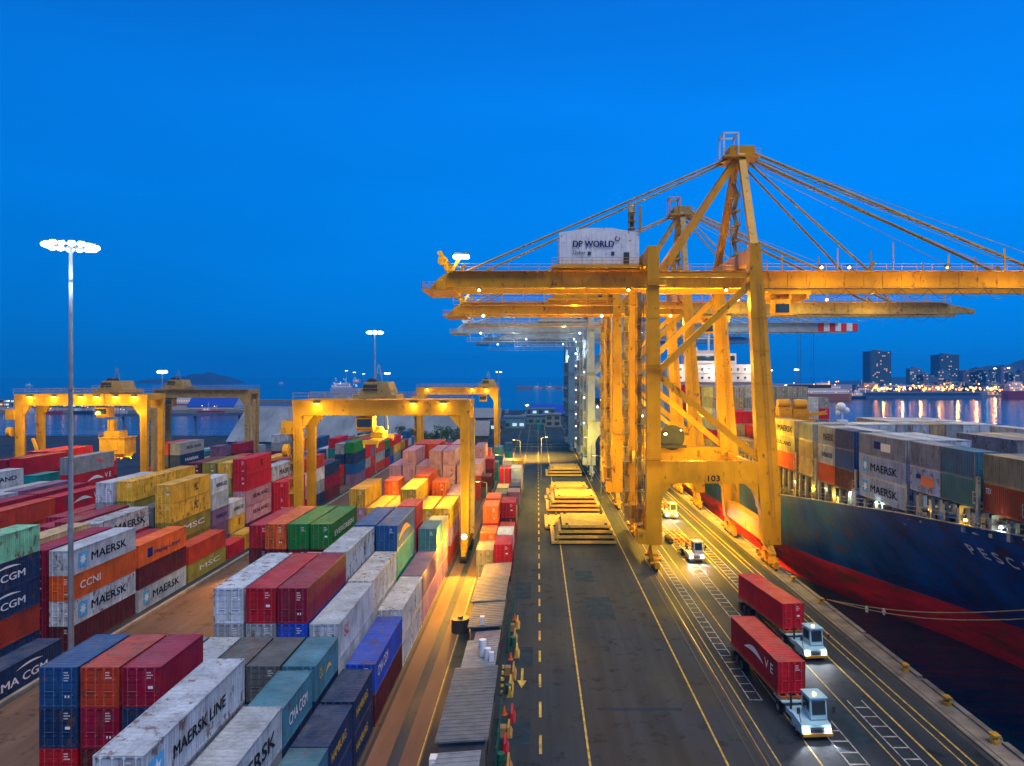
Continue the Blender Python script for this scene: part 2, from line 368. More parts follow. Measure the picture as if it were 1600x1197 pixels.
def body_mesh(Ln, H=2.59):
    h = Ln/2; w_ = W/2; m = MB(); t = 0.10
    for sx_ in (-1, 1):
        for sy in (-1, 1):
            x = sx_*w_; y = sy*h
            m.box(min(x,x-sx_*0.12), min(y,y-sy*0.12), 0, max(x,x-sx_*0.12), max(y,y-sy*0.12), H)
            m.box(x+sx_*0.004, y+sy*0.004, 0.002, x-sx_*0.17, y-sy*0.17, 0.13); m.box(x+sx_*0.004, y+sy*0.004, H-0.12, x-sx_*0.17, y-sy*0.17, H+0.008)
        x0, x1 = sorted((sx_*w_, sx_*(w_-0.08)))
        m.box(x0, -h+0.12, 0.01, x1, h-0.12, 0.15); m.box(x0, -h+0.12, H-0.09, x1, h-0.12, H)
    for sy in (-1, 1):
        y0, y1 = sorted((sy*h, sy*(h-0.10)))
        m.box(-w_+0.12, y0, 0.01, w_-0.12, y1, 0.15); m.box(-w_+0.12, y0, H-0.12, w_-0.12, y1, H)
    corr(m, None, 'x+', -h+0.12, h-0.12, w_-0.012, 0, 0.15, H-0.09)
    corr(m, None, 'x-', -h+0.12, h-0.12, w_-0.012, 0, 0.15, H-0.09)
    corr(m, None, 'y+', -w_+0.12, w_-0.12, h-0.012, 0, 0.15, H-0.12)
    corr(m, None, 'z', -h+0.10, h-0.10, H-0.012, 0, -w_+0.08, w_-0.08, pitch=0.42, depth=0.022)
    m.add([(-w_+.1,-h+.1,.02),(w_-.1,-h+.1,.02),(w_-.1,h-.1,.02),(-w_+.1,h-.1,.02)], [(0,3,2,1)])
    m.add([(-w_+.1,-h+.16,.15),(w_-.1,-h+.16,.15),(w_-.1,-h+.16,H-.1),(-w_+.1,-h+.16,H-.1)], [(0,1,2,3)])
    return m.mesh('container_body', CPAINT)
def door_mesh(Ln, s, H=2.59):
    h = -Ln/2; m = MB(); a, b_ = (0.012, W/2-0.125) if s > 0 else (-W/2+0.125, -0.012)
    m.box(a, h+0.045, 0.16, b_, h+0.10, H-0.13)
    n = 5; dz = (H-0.29)/n
    for i in range(n): m.box(a+0.07, h+0.025, 0.16+i*dz+0.06, b_-0.07, h+0.045, 0.16+(i+1)*dz-0.06)
    for z in (0.4, 1.0, 1.6, 2.2): m.box(b_-0.05 if s > 0 else a-0.03, h+0.01, z, b_+0.03 if s > 0 else a+0.05, h+0.045, z+0.12)
    return m.mesh('container_door', CPAINT)
def rods_mesh(Ln, s, H=2.59):
    h = -Ln/2; m = MB()
    for x in (0.28, 0.86):
        x *= s
        m.box(x-0.022, h-0.03, 0.05, x+0.022, h+0.01, H-0.03)
        for z in (0.12, 0.75, 1.75, H-0.16): m.box(x-0.07, h-0.015, z, x+0.07, h+0.025, z+0.07)
    m.box(s*0.28-0.02, h-0.045, 1.02, s*0.86+0.02, h-0.02, 1.07)
    return m.mesh('locking_rods', CPAINT)
def marks_mesh(Ln, s, k, H=2.59):
    h = -Ln/2-0.001+0.022; m = MB(); r = random.Random(k*7+1)
    x0 = 0.34*s
    def dash(xa, xb, za, zb): m.box(min(xa,xb), h, za, max(xa,xb), h+0.006, zb)
    for i in range(3+k % 2):       # stencilled number, weights, plates
        z = 2.20-i*0.17
        for j in range(r.choice((4,5,6))): dash(s*(0.34+j*0.07), s*(0.34+j*0.07+0.045), z, z+0.07)
    if k % 3 == 0: dash(s*0.42, s*0.74, 1.20, 1.38)
    if k % 3 == 1: dash(s*0.40, s*0.50, 0.62, 0.78); dash(s*0.60, s*0.70, 0.62, 0.78)
    return m.mesh('container_marks', TXTW)
BODY = {l_: body_mesh(l_) for l_ in (6.06, 12.19)}
DOOR = {(l_,s_): door_mesh(l_, s_) for l_ in BODY for s_ in (-1,1)}
RODS = {(l_,s_): rods_mesh(l_, s_) for l_ in BODY for s_ in (-1,1)}
MARK = {(l_,s_,k): marks_mesh(l_, s_, k) for l_ in BODY for s_ in (-1,1) for k in range(3)}
# lettering meshes ------------------------------------------------------------
_txt = {}
def text_mesh(s, mat, bold=0.02, sp=1.0, shear=0.0):
    k = (s, mat.name, bold, sp)
    if k in _txt: return _txt[k]
    c = bpy.data.curves.new('lettering', 'FONT'); c.body = s; c.size = 1.0;  c.space_character = sp
    c.resolution_u = 3; c.shear = shear
    o = bpy.data.objects.new('lettering', c); C.objects.link(o)
    dg = bpy.context.evaluated_depsgraph_get(); dg.update()
    me = bpy.data.meshes.new_from_object(o.evaluated_get(dg)); me.name = 'lettering'
    bpy.data.objects.remove(o); bpy.data.curves.remove(c)
    xs = [v.co.x for v in me.vertices]; ys = [v.co.y for v in me.vertices]
    x0, x1, y0, y1 = min(xs), max(xs), min(ys), max(ys)
    for v in me.vertices: v.co = ((v.co.x-x0)/(x1-x0)-0.5, (v.co.y-y0)/(y1-y0)-0.5, 0)
    v_ = [v.co.copy() for v in me.vertices]; f_ = [list(p.vertices) for p in me.polygons]; m_ = MB()
    for j_, (dx, dy) in enumerate(((0,0),(bold*0.25,0),(-bold*0.25,0),(0,bold*0.9),(0,-bold*0.9)) if bold else ((0,0),)):
        m_.add([(v.x+dx, v.y+dy, 0.002*j_) for v in v_], f_)
    bpy.data.meshes.remove(me); me = m_.mesh('lettering', mat)
    _txt[k] = me; return me
def put_flat(me, parent, pos, right, up, sx_, sy, name='lettering'):
    """lay a unit mesh on a wall: pos is relative to the parent"""
    r = Vector(right).normalized(); u = Vector(up).normalized(); n_ = r.cross(u)
    M = Matrix(((r.x*sx_,u.x*sy,n_.x,pos[0]),(r.y*sx_,u.y*sy,n_.y,pos[1]),(r.z*sx_,u.z*sy,n_.z,pos[2]),(0,0,0,1)))
    o = bpy.data.objects.new(name, me); C.objects.link(o); o.parent = parent; o.matrix_local = M
    return o
def unit_quad(mat):
    k = ('quad', mat.name)
    if k not in _txt:
        _txt[k] = MB().add([(-.5,-.5,0),(.5,-.5,0),(.5,.5,0),(-.5,.5,0)], [(0,1,2,3)]).mesh('panel', mat)
    return _txt[k]
def star_mesh():
    if 'star' not in _txt:
        m = MB(); m.add([(-.5,-.5,0),(.5,-.5,0),(.5,.5,0),(-.5,.5,0)], [(0,1,2,3)]); m.mi = 1
        pts = [(0,0,0.004)]
        for i in range(14):
            r = 0.40 if i % 2 == 0 else 0.21; t = math.pi/2+math.pi*i/7
            pts.append((r*math.cos(t), r*math.sin(t), 0.004))
        m.add(pts, [(0,1+i,1+(i+1)%14) for i in range(14)])
        _txt['star'] = m.mesh('star_emblem', [SKYB, TXTW])
    return _txt['star']
def swoosh_mesh(mat, k='s'):
    kk = (k, mat.name)
    if kk not in _txt:
        m = MB(); P = []
        for i in range(13):
            t = i/12; x = -0.5+t; y = 0.42*math.sin(t*2.6+0.2)-0.2; P.append((x, y, 0.16*math.sin(math.pi*t)+0.015))
        vs = [(x,y+h,0) for x,y,h in P]+[(x,y-h,0) for x,y,h in P]
        m.add(vs, [(i,13+i,14+i,i+1) for i in range(12)]); _txt[kk] = m.mesh('swoosh_emblem', mat)
    return _txt[kk]
# logo kinds: list of (what, colour, centre along, centre up, length, height) as fractions of the side
LOGO = {
 'MK': [('*',None,.15,.52,.125,.58),('MAERSK',TXTK,.555,.50,.56,.34)],
 'ML': [('*',None,.10,.50,.09,.55),('MAERSK LINE',TXTK,.50,.50,.52,.26)],
 'RS': [('MAERSK',TXTK,.60,.50,.60,.36),('*',None,.15,.5,.12,.58)],
 'MO': [('MAERSK',TXTK,.62,.46,.60,.36)],
 'CG': [('CMA CGM',TXTW,.52,.42,.60,.26),('~',TXTW,.62,.76,.30,.22)],
 'CC': [('CCNI',TXTW,.26,.50,.30,.30)],
 'HL': [('Hapag-Lloyd',TXTB,.58,.40,.55,.24),('#',TXTB,.22,.50,.10,.42)],
 'MS': [('MSC',TXTW,.55,.5,.55,.28)],
 'YS': [('MSC',TXTK,.60,.55,.10,.42)],
 'KL': [('~',TXTW,.52,.5,.40,.55),('V E',TXTW,.83,.60,.16,.30)],
 'YT': [('HAMBURG',TXTY,.42,.55,.60,.24)],
 'YV': [('CAI',TXTY,.22,.62,.12,.3),('~',TXTY,.55,.45,.25,.4)],
 'BT': [('CMA CGM',TXTW,.26,.60,.34,.34)],
 'TT': [('CMA CGM',TXTW,.50,.50,.62,.30)],
 'SW': [('~',TXTR,.40,.45,.62,.75)],
 'EV': [('EVERGREEN',TXTW,.48,.52,.72,.22)],
 'HV': [('H',TXTB,.62,.52,.04,.42),('H',TXTB,.62,.30,.03,.12)],
 'RW': [('SC',TXTR,.20,.60,.12,.34)],
 'BX': [('#',TXTB,.42,.55,.14,.34),('#',TXTW,.60,.50,.20,.36)],
 'BR': [('#',TXTB,.30,.62,.16,.18),('#',TXTR,.60,.48,.42,.40)],
 'TX': [('SEALAND',TXTK,.56,.55,.62,.24)],
 'TR': [('TEX',TXTW,.14,.74,.14,.18)],
 'TB': [('HAMBURG SUD',TXTB,.55,.5,.66,.26)],
 'PK': [('~',TXTR,.58,.55,.12,.5),('~',TXTR,.66,.5,.10,.4)],
 'WY': [('MAERSK',TXTW,.48,.5,.55,.24)],
}
COL = {  # base colours
 'R':((0.52,0.006,0.020),'red'),'C':((0.30,0.004,0.035),'crimson'),'D':((0.11,0.012,0.018),'maroon'),
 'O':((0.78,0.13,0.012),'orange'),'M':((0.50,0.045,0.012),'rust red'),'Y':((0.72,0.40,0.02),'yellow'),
 'V':((0.30,0.25,0.03),'olive'),'G':((0.008,0.20,0.03),'green'),'T':((0.008,0.22,0.22),'teal'),
 't':((0.22,0.62,0.38),'mint green'),'B':((0.008,0.07,0.50),'bright blue'),'N':((0.006,0.035,0.11),'navy blue'),
 'b':((0.010,0.085,0.25),'mid blue'),'W':((0.46,0.52,0.58),'pale grey'),'A':((0.27,0.30,0.33),'grey'),
 'K':((0.09,0.11,0.12),'dark grey'),'P':((0.52,0.27,0.34),'pink-lit white'),'E':((0.45,0.34,0.17),'beige'),  # P: sodium lamp tint put into the colour of white boxes
 'w':((0.66,0.64,0.62),'white'),'L':((0.20,0.11,0.22),'purple'),'k':((0.05,0.20,0.28),'steel blue'),
}
ORD = ['','first','second','third','fourth','fifth','sixth','seventh','eighth','ninth','tenth','eleventh','twelfth','thirteenth','fourteenth','fifteenth','sixteenth','seventeenth','eighteenth','nineteenth','twentieth']
def small(col, f): return tuple(min(1,max(0,v*f)) for v in col)
NCONT = [0]
# which boxes stand as objects of their own and which belong to the far mass (numbers in building order)
OWN = set([
  2, 3, 4, 6, 7, 8, 11, 12, 18, 21, 24, 26, 27, 33, 34, 36, 37, 39, 41, 42, 43, 44, 45, 46, 49, 50, 53, 54, 57, 58,
  60, 61, 62, 63, 73, 75, 76, 77, 78, 81, 82, 85, 86, 90, 94, 96, 97, 98, 99, 100, 103, 104, 105, 106, 107, 108, 109, 110, 118, 119,
  122, 125, 129, 132, 133, 134, 135, 139, 143, 147, 150, 154, 158, 159, 163, 167, 168, 171, 172, 173, 177, 186, 191, 197, 200, 201, 202, 204, 206, 208,
  210, 211, 213, 216, 218, 219, 225, 227, 229, 231, 233, 234, 236, 237, 240, 243, 244, 245, 247, 248, 250, 252, 253, 258, 259, 260, 261, 262, 263, 264,
  265, 266, 267, 268, 269, 270, 271, 272, 273, 274, 275, 276, 277, 278, 279, 280, 283, 285, 286, 287, 288, 290, 291, 292, 293, 295, 296, 297, 298, 299,
  300, 301, 305, 307, 308, 312, 316, 320, 324, 325, 336, 340, 341, 346, 351, 355, 359, 360, 369, 373, 384, 385, 389, 397, 401, 409, 413, 421, 425, 426,
  427, 428, 429, 430, 431, 432, 433, 434, 435, 436, 437, 438, 439, 440, 441, 446, 447, 448, 449, 450, 451, 455, 456, 457, 464, 474, 475, 501, 532, 537,
  538, 565, 603, 658, 662, 667, 672, 677, 682, 690, 694, 695, 699, 700, 704, 707, 708, 727, 732, 733, 776, 777, 778, 782, 789, 790, 791, 792, 793, 794,
  795, 796, 797, 798, 799, 800, 801, 802, 803, 804, 805, 806, 807, 808, 809, 816, 818, 820, 829, 833, 846, 859, 868, 872, 881, 885, 887, 895, 899, 901,
  913, 915, 926, 928, 937, 939, 941, 942, 943, 944, 945, 946, 955, 956, 960, 961, 976, 981, 986, 989, 990, 993, 994, 1041, 1042, 1045, 1046, 1048, 1055, 1056])
MASSB = set([
  10, 15, 20, 23, 30, 66, 72, 89, 93, 102, 117, 121, 128, 138, 142, 148, 149, 157, 162, 174, 175, 176, 181, 185, 190, 195, 196, 199, 203, 207,
  212, 215, 217, 222, 223, 226, 230, 235, 241, 242, 246, 249, 251, 256, 257, 289, 294, 302, 303, 304, 306, 315, 319, 323, 378, 379, 380, 381, 388, 393,
  405, 417, 424, 442, 443, 444, 445, 452, 453, 454, 458, 459, 460, 461, 462, 463, 465, 466, 469, 470, 471, 472, 473, 479, 487, 493, 497, 505, 518, 524,
  534, 536, 546, 551, 562, 564, 567, 568, 571, 578, 584, 588, 599, 602, 611, 616, 623, 629, 634, 635, 641, 644, 647, 657, 666, 686, 688, 689, 692, 693,
  697, 698, 703, 706, 710, 711, 713, 715, 718, 721, 724, 725, 726, 730, 731, 736, 750, 757, 766, 769, 772, 775, 780, 781, 785, 786, 787, 788, 810, 811,
  813, 823, 824, 826, 839, 841, 852, 855, 867, 883, 893, 897, 898, 911, 912, 922, 935, 950, 951, 954, 959, 963, 964, 965, 966, 968, 969, 970, 971, 975,
  980, 983, 984, 985, 987, 988, 991, 992, 995, 996, 997, 998, 999, 1004, 1009, 1010, 1011, 1012, 1013, 1014, 1029, 1034, 1039, 1040, 1043, 1044, 1047, 1053, 1059, 1061,
  1064, 1068, 1070, 1071, 1072, 1079, 1082])
_mass = MB(); _mcol = []
def container(xr, y0, Ln, z, code, logo=None, hs=1.0, label='', group='', detail=2, side=1, rz=0.0, marks=None):
    """xr: right side plane, y0: near end, z: underside"""
    NCONT[0] += 1; idx = NCONT[0]
    if OWN and idx not in OWN:
        if idx in MASSB:
            me = BODY[Ln]; cc, ss = math.cos(rz), math.sin(rz); f = random.Random(idx*13+5).uniform(0.82,1.16)
            _mass.add([(xr-W/2+v.co.x*cc-v.co.y*ss, y0+Ln/2+v.co.x*ss+v.co.y*cc, z+v.co.z*hs) for v in me.vertices], [list(p.vertices) for p in me.polygons])
            _mcol.extend([(*small(COL[code][0], f), 1)]*len(me.polygons))
        return None
    rnd = random.Random(idx*13+5)
    col, nm = COL[code]; f = rnd.uniform(0.82, 1.16)
    o = bpy.data.objects.new('shipping_container', BODY[Ln]); C.objects.link(o)
    o.location = (xr-W/2, y0+Ln/2, z); o.scale = (1,1,hs); o.rotation_euler = (0,0,rz)
    c4 = (*small(col, f), 1); o.color = c4
    o['label'] = label; o['category'] = 'shipping container'; o['group'] = group; o['cid'] = idx
    if detail:
        for s_ in (-1, 1):
            d = bpy.data.objects.new('door', DOOR[(Ln,s_)]); C.objects.link(d); d.parent = o; d.color = c4
            if detail > 1:
                r_ = bpy.data.objects.new('locking_rods', RODS[(Ln,s_)]); C.objects.link(r_); r_.parent = d; r_.color = (*[min(1,v*1.5+0.05) for v in c4[:3]],1)
        if detail > 1 and (marks if marks is not None else True):
            mk = bpy.data.objects.new('stencil_marks', MARK[(Ln,1,idx % 3)]); C.objects.link(mk); mk.parent = o
    if logo:
        H = 2.59
        r = (0,1,0) if side > 0 else (0,-1,0); x = side*(W/2+0.006)
        for (wh, mt, u, v, lw, hh) in LOGO[logo]:
            yy = (u-0.5)*Ln*(1 if side > 0 else -1); zz = v*H
            if wh == '*': put_flat(star_mesh(), o, (x,yy,zz), r, (0,0,1), hh*H, hh*H, 'star_emblem')
            elif wh == '~': put_flat(swoosh_mesh(mt), o, (x,yy,zz), r, (0,0,1), lw*Ln, hh*H, 'swoosh_emblem')
            elif wh == '#': put_flat(unit_quad(mt), o, (x,yy,zz), r, (0,0,1), lw*Ln, hh*H, 'logo_panel')
            else: put_flat(text_mesh(wh, mt), o, (x,yy,zz), r, (0,0,1), lw*Ln, hh*H)
    return o
LOGOTXT = {'MK':'with black MAERSK lettering','ML':'with MAERSK LINE lettering','RS':'with large MAERSK lettering','MO':'with MAERSK lettering','CG':'with white CMA CGM lettering',
 'CC':'with CCNI lettering','HL':'with Hapag-Lloyd lettering','EV':'with EVERGREEN lettering','YS':'with small MSC mark','BT':'with CMA CGM lettering','TT':'with CMA CGM lettering','SW':'with red swoosh',
 'MS':'with MSC lettering','KL':'with white swoosh','YT':'with yellow lettering'}
def stack(block, row, bay, xr, y0, Ln, tiers, hs=1.0, z0=0.02, detail=2, side=1, base=0, group=''):
    """tiers bottom to top, 'X' or 'X:logo'; '-' leaves a tier out"""
    n_ = len(tiers); H = 2.59*hs+0.012
    for i, tdef in enumerate(tiers):
        if tdef == '-': continue
        code, _, logo = tdef.partition(':')
        tier = 'top tier' if i == n_-1 else ('bottom tier' if i+base == 0 else f'{ORD[i+1+base]} tier')
        if n_+base == 1: tier = 'single tier'
        sz = 'long' if Ln > 8 else 'short'
        lb = f"{COL[code][1]} {sz} container, {tier}, {row}, {bay}, {block}"
        container(xr, y0, Ln, z0+i*H, code, logo or None, hs, lb, group, detail, side)
# ---------------------------------------------------------------- middle yard block (rows A-G, G beside the gantry lane)
XR = {'A':-29.46,'B':-26.8,'C':-24.15,'D':-21.5,'E':-18.9,'F':-16.25,'G':-13.45}
RN = {'A':'seventh row from cabins','B':'sixth row from cabins','C':'fifth row from cabins','D':'fourth row from cabins','E':'third row from cabins','F':'second row from cabins','G':'row nearest the cabins'}
MID = [  # row, y0, length, tiers, height scale
 ('A',47.1,'s','D R N b',1.0),('B',47.1,'s','D D C M',1.0),('C',47.1,'s','N N N C',1.0),
 ('B',53.9,'s','A K A',1.0),('C',53.9,'s','N A W',1.0),('D',53.9,'s','N N K',1.0),('E',53.9,'s','N N K',1.0),('F',53.9,'s','N N:YV k:YV',1.0),
 ('D',47.2,'s','N',1.0),('E',47.4,'s','N N',1.0),
 ('E',35.3,'l','A A A W:ML',1.04),('F',34.6,'l','A A W:RS',1.03),('G',35.0,'l','b k',1.0),
 ('F',47.0,'s','N N:TT k:TT',1.0),('G',47.35,'s','N N:YT',1.0),('G',53.9,'s','N:YT N:YT',1.0),
 ('C',60.4,'l','A A A W',1.12),('D',60.4,'l','N N A R',1.12),('E',60.4,'l','N N B C',1.12),('F',60.3,'l','A W W:RW',1.12),('G',60.9,'l','D B:BT',1.0),
 ('C',73.0,'l','A A P',1.12),('D',73.0,'l','A A P',1.12),('E',73.0,'l','N A A W:HV',1.12),('F',72.6,'l','A w w',1.14),('G',73.3,'l','w w:HV',1.12),
 ('A',86.2,'l','M D D O',1.13),('B',86.2,'l','D D D G',1.13),('C',86.2,'l','D D D G:EV',1.13),('E',85.7,'l','N N b b',1.13),('F',85.2,'l','N T T b:SW',1.13),('G',85.8,'l','P L',1.12),
 ('F',98.2,'s','A P R R',1.13),('G',98.0,'s','P P k',1.12),('G',104.3,'s','P P E',1.05),('E',98.2,'l','A P R',1.12),('D',98.6,'l','A A',1.1),
 ('B',114.4,'l','P P P Y',1.11),('C',114.4,'l','P P Y',1.11),('D',114.4,'l','P E Y',1.11),('E',114.4,'l','P P w Y',1.11),('F',113.6,'l','M M Y',1.11),('G',113.6,'l','M P Y',1.11),  # Y boxes here are white ones, sodium light put into their yellow
 ('C',127.4,'s','M M M O',1.06),('E',127.4,'l','P M M M',1.14),('F',130.0,'s','P P P O',1.0),('G',127.5,'l','P P P',1.1),
 ('B',145.0,'l','P P P P',1.11),('C',145.0,'l','P P P P P',1.11),('D',145.0,'l','P P P P',1.11),('E',145.0,'l','P P P P P',1.11),('F',145.0,'l','P P P P P',1.11),('G',145.0,'l','P P P P',1.11),
 ('B',160.0,'l','M M M P',1.11),('C',160.0,'l','M M M M M',1.11),('D',160.0,'l','M M M M M',1.11),('F',160.0,'l','P P P P P',1.11),
]
bays = {}
for r, y0, l_, t, hs in MID: bays.setdefault(r, []).append(y0)
for r in bays: bays[r].sort()
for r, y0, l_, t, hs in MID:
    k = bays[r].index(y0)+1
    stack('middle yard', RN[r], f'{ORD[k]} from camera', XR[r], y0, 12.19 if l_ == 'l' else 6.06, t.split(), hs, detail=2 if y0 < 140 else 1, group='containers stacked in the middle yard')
container(-31.9, 87.6, 12.19, 8.6, 'R', None, 1.06, 'red long container beside the orange one at the left edge of middle yard', 'containers stacked in the middle yard')
for i_, c_ in enumerate('DMD'): container(-31.9, 87.6, 12.19, 0.02+i_*2.86, c_, None, 1.09, f'{COL[c_][1]} long container {("at the bottom","second up","third up")[i_]} left of the orange container stack', 'containers stacked in the middle yard')
# two narrow columns of short containers beside the gantry lane
COLM = [(0,105.5,'E E',0.8),(1,104.5,'D R',1.0),(0,112.0,'M O',1.0),(1,111.2,'D W',1.0),(0,118.4,'M R O',1.05),(1,117.6,'M M',0.9),(0,124.8,'R R O',1.08),(1,124.2,'D D R',1.0),
 (0,131.2,'R E',1.0),(1,130.8,'D E',1.0),(0,150,'K K',1.0),(1,152,'K L',1.0),(0,158,'P E',1.0),(1,160,'K N',1.0),(0,170,'D R R',1.0),(1,172,'L W W',1.0),(0,186,'E w w',1.0),(1,186,'E w Y',1.0)]
cb = {0:0, 1:0}
for c_, y0, t, hs in COLM:
    cb[c_] += 1
    stack('gantry lane side', ('left narrow column','right narrow column')[c_], f'{ORD[cb[c_]]} from camera', -6.35 if c_ == 0 else -3.75, y0, 6.06, t.split(), hs, group='containers in the narrow lane columns', detail=2 if y0 < 140 else 1)
# small stacks past the gantry, right of its leg
for i_, (x, y0, t) in enumerate(((-11.2,176,'K D'),(-11.4,190,'N D C'),(-11.0,205,'T k'),(-10.6,222,'k b k'),(-13.6,215,'E T E'),(-8.1,235,'T T b'))):
    stack('past the gantry leg', 'behind lane lamps', f'{ORD[i_+1]} from camera', x, y0, 6.06, t.split(), 1.0, group='containers past the gantry', detail=1)
# ---------------------------------------------------------------- left yard block
LX = {1:-49.0,2:-51.8,3:-54.5,4:-57.25,5:-60.0,6:-62.75,7:-72.0,8:-74.75,9:-77.5,10:-80.4}
LEFT = [
 (1,61.6,'l','N:CG',1.08,-47.7),(2,64.4,'l','N M N:CG N:CG t',1.05),
 (1,77.5,'l','D W:MK O:CC W:MK',1.025),(1,90.4,'l','W:MK D O:HL',1.05),(1,103.4,'l','V:MS M',0.97),(1,117.0,'s','R',0.85),(1,123.3,'s','Y',1.0),
 (2,77.5,'l','C C C C',1.03),(2,90.6,'l','D C C',1.0),(2,104.4,'l','V V V:MS Y:YS Y:YS',1.05),(2,117.3,'s','L L L:TB W W:TB',0.98),(2,124.2,'s','A Y:YS w:TB',0.98),
 (2,131.0,'l','D P:TX P:TX R R:YS',1.1),(2,143.9,'l','R R R W:MO',1.09),(1,143.0,'l','R R R',1.09),
 (3,77.5,'l','A E E E',1.08),(3,91.0,'l','C C C W:MO',1.04),(3,104.4,'l','K K K K',1.0),(3,131.0,'l','D D V V Y',1.05),(3,117.5,'l','A K D N',1.0),
 (4,77.5,'l','C C C',1.1),(4,91.0,'l','D C C C',1.06),(4,104.4,'l','K K V V Y',1.09),(4,117.0,'s','V V V V Y',1.09),(4,131.0,'l','D D K D V',1.05),
 (5,91.0,'l','D D D C',1.0),(5,104.0,'l','A A A A W',1.08),(5,117.0,'l','L L K D',1.1),(5,131.0,'l','L L K L D',1.05),
 (6,97.6,'l','D C C C',1.0),(6,110.6,'l','D D C L',1.0),
 (7,84.9,'l','M M M M',1.05),(7,97.6,'l','M M M M',1.05),(7,110.3,'l','R R R R:KL',1.05),
 (8,84.9,'l','D D D C',1.06),(8,97.6,'l','D D C C',1.10),(8,110.3,'l','D D C C',1.10),
 (9,84.9,'l','A A A W',1.12),(9,97.6,'l','A A A W',1.14),(9,110.3,'l','A A D L',1.14),
 (10,97.6,'l','V V V E',1.12),(10,110.3,'l','E E E W',1.12),(10,127.6,'l','D D D R:KL A:PK',1.15),
]
def rown(r): return f'{ORD[r]} row from lane'
lb_ = {}
for t_ in LEFT: lb_.setdefault(t_[0], []).append(t_[1])
for k in lb_: lb_[k].sort()
for t_ in LEFT:
    r, y0, l_, t, hs = t_[:5]; x = t_[5] if len(t_) > 5 else LX[r]
    stack('left yard', rown(r), f'{ORD[lb_[r].index(y0)+1]} from camera', x, y0, 12.19 if l_ == 'l' else 6.06, t.split(), hs, group='containers stacked in the left yard')
# farther bays of the left yard
rl = random.Random(11)
FILLC = 'RRRCCDMMOYVTbBNWAKwLG'
for r in range(1, 8):
    k = 0
    x = {7:-65.5}.get(r, LX[r])
    for y0 in (157, 170, 183, 197, 210, 224, 238, 252, 266, 280):
        k += 1
        if r <= 2 and y0 < 197 and rl.random() < 0.35: n_ = 3
        else: n_ = rl.choice((2,3,3,4,4,4,5))
        if r > 4 and y0 < 200: n_ = rl.choice((2,3,3,4))
        n_ = min(n_, 5 if y0 < 180 else (4 if y0 < 215 else (3 if y0 < 245 else 2+(k+r) % 2)))
        if rl.random() < 0.12: continue
        half = rl.random() < 0.3
        t = [rl.choice(FILLC) for _ in range(n_)]
        if half:
            stack('far left yard', rown(r), f'{ORD[k]} bay front', x, y0, 6.06, t, 1.06, detail=1, group='containers in the far left yard')
            stack('far left yard', rown(r), f'{ORD[k]} bay back', x, y0+6.2, 6.06, [rl.choice(FILLC) for _ in range(max(1, n_-rl.choice((0,0,1))))], 1.06, detail=1, group='containers in the far left yard')
        else: stack('far left yard', rown(r), f'{ORD[k]} bay', x, y0, 12.19, t, 1.1, detail=1, group='containers in the far left yard')
# block under the far left gantries
FB = [(-83.6,107.5,'l','A A A V W:TX',1.09),(-86.3,127,'s','D D D T',1.15),(-90.8,129.9,'l','D D D C R',1.12),(-93.6,129.9,'l','D D D C C',1.10),(-93.6,142.6,'l','D D D C R',1.12),(-96.4,142.6,'l','D D D R R:MS',1.12),
 (-99.2,129.9,'l','D D C R',1.12),(-88.5,142.6,'l','D D D R',1.1),(-83.0,171,'l','D D N N:WY A:TX',1.04),(-85.8,171,'l','D D D K M',1.04),(-83.0,192,'s','D D D L',1.04),(-83.0,205,'l','K V D C',1.0),
 (-88.6,171,'l','D R R',1.0),(-91.4,171,'l','M O',1.0),(-94.2,178,'l','R M',1.0),(-85.8,192,'l','V E V',1.0),(-91.4,192,'l','A T k',1.0),(-94.2,205,'l','K b T',1.0),(-85.8,220,'l','A W A',1.0),(-91.4,230,'l','M A',1.0),(-83.0,236,'l','R C A W',1.0),(-97,215,'l','A K W',1.0)]
for i_, (x, y0, l_, t, hs) in enumerate(FB):
    stack('far gantry block', 'below left gantries', f'{(ORD+["last but one","last"])[i_+1]} stack', x, y0, 12.19 if l_ == 'l' else 6.06, t.split(), hs, detail=1, group='containers under the far gantries')
# farther bays of the middle yard
for r in 'BCDEFG':
    for k, y0 in enumerate((173, 186, 199)):
        if rl.random() < 0.2: continue
        stack('far middle yard', RN[r], f'{ORD[k+1]} bay', XR[r], y0, 12.19, [rl.choice('PPMMRA') for _ in range(rl.choice((3,4)))], 1.1, detail=1, group='containers in the far middle yard')
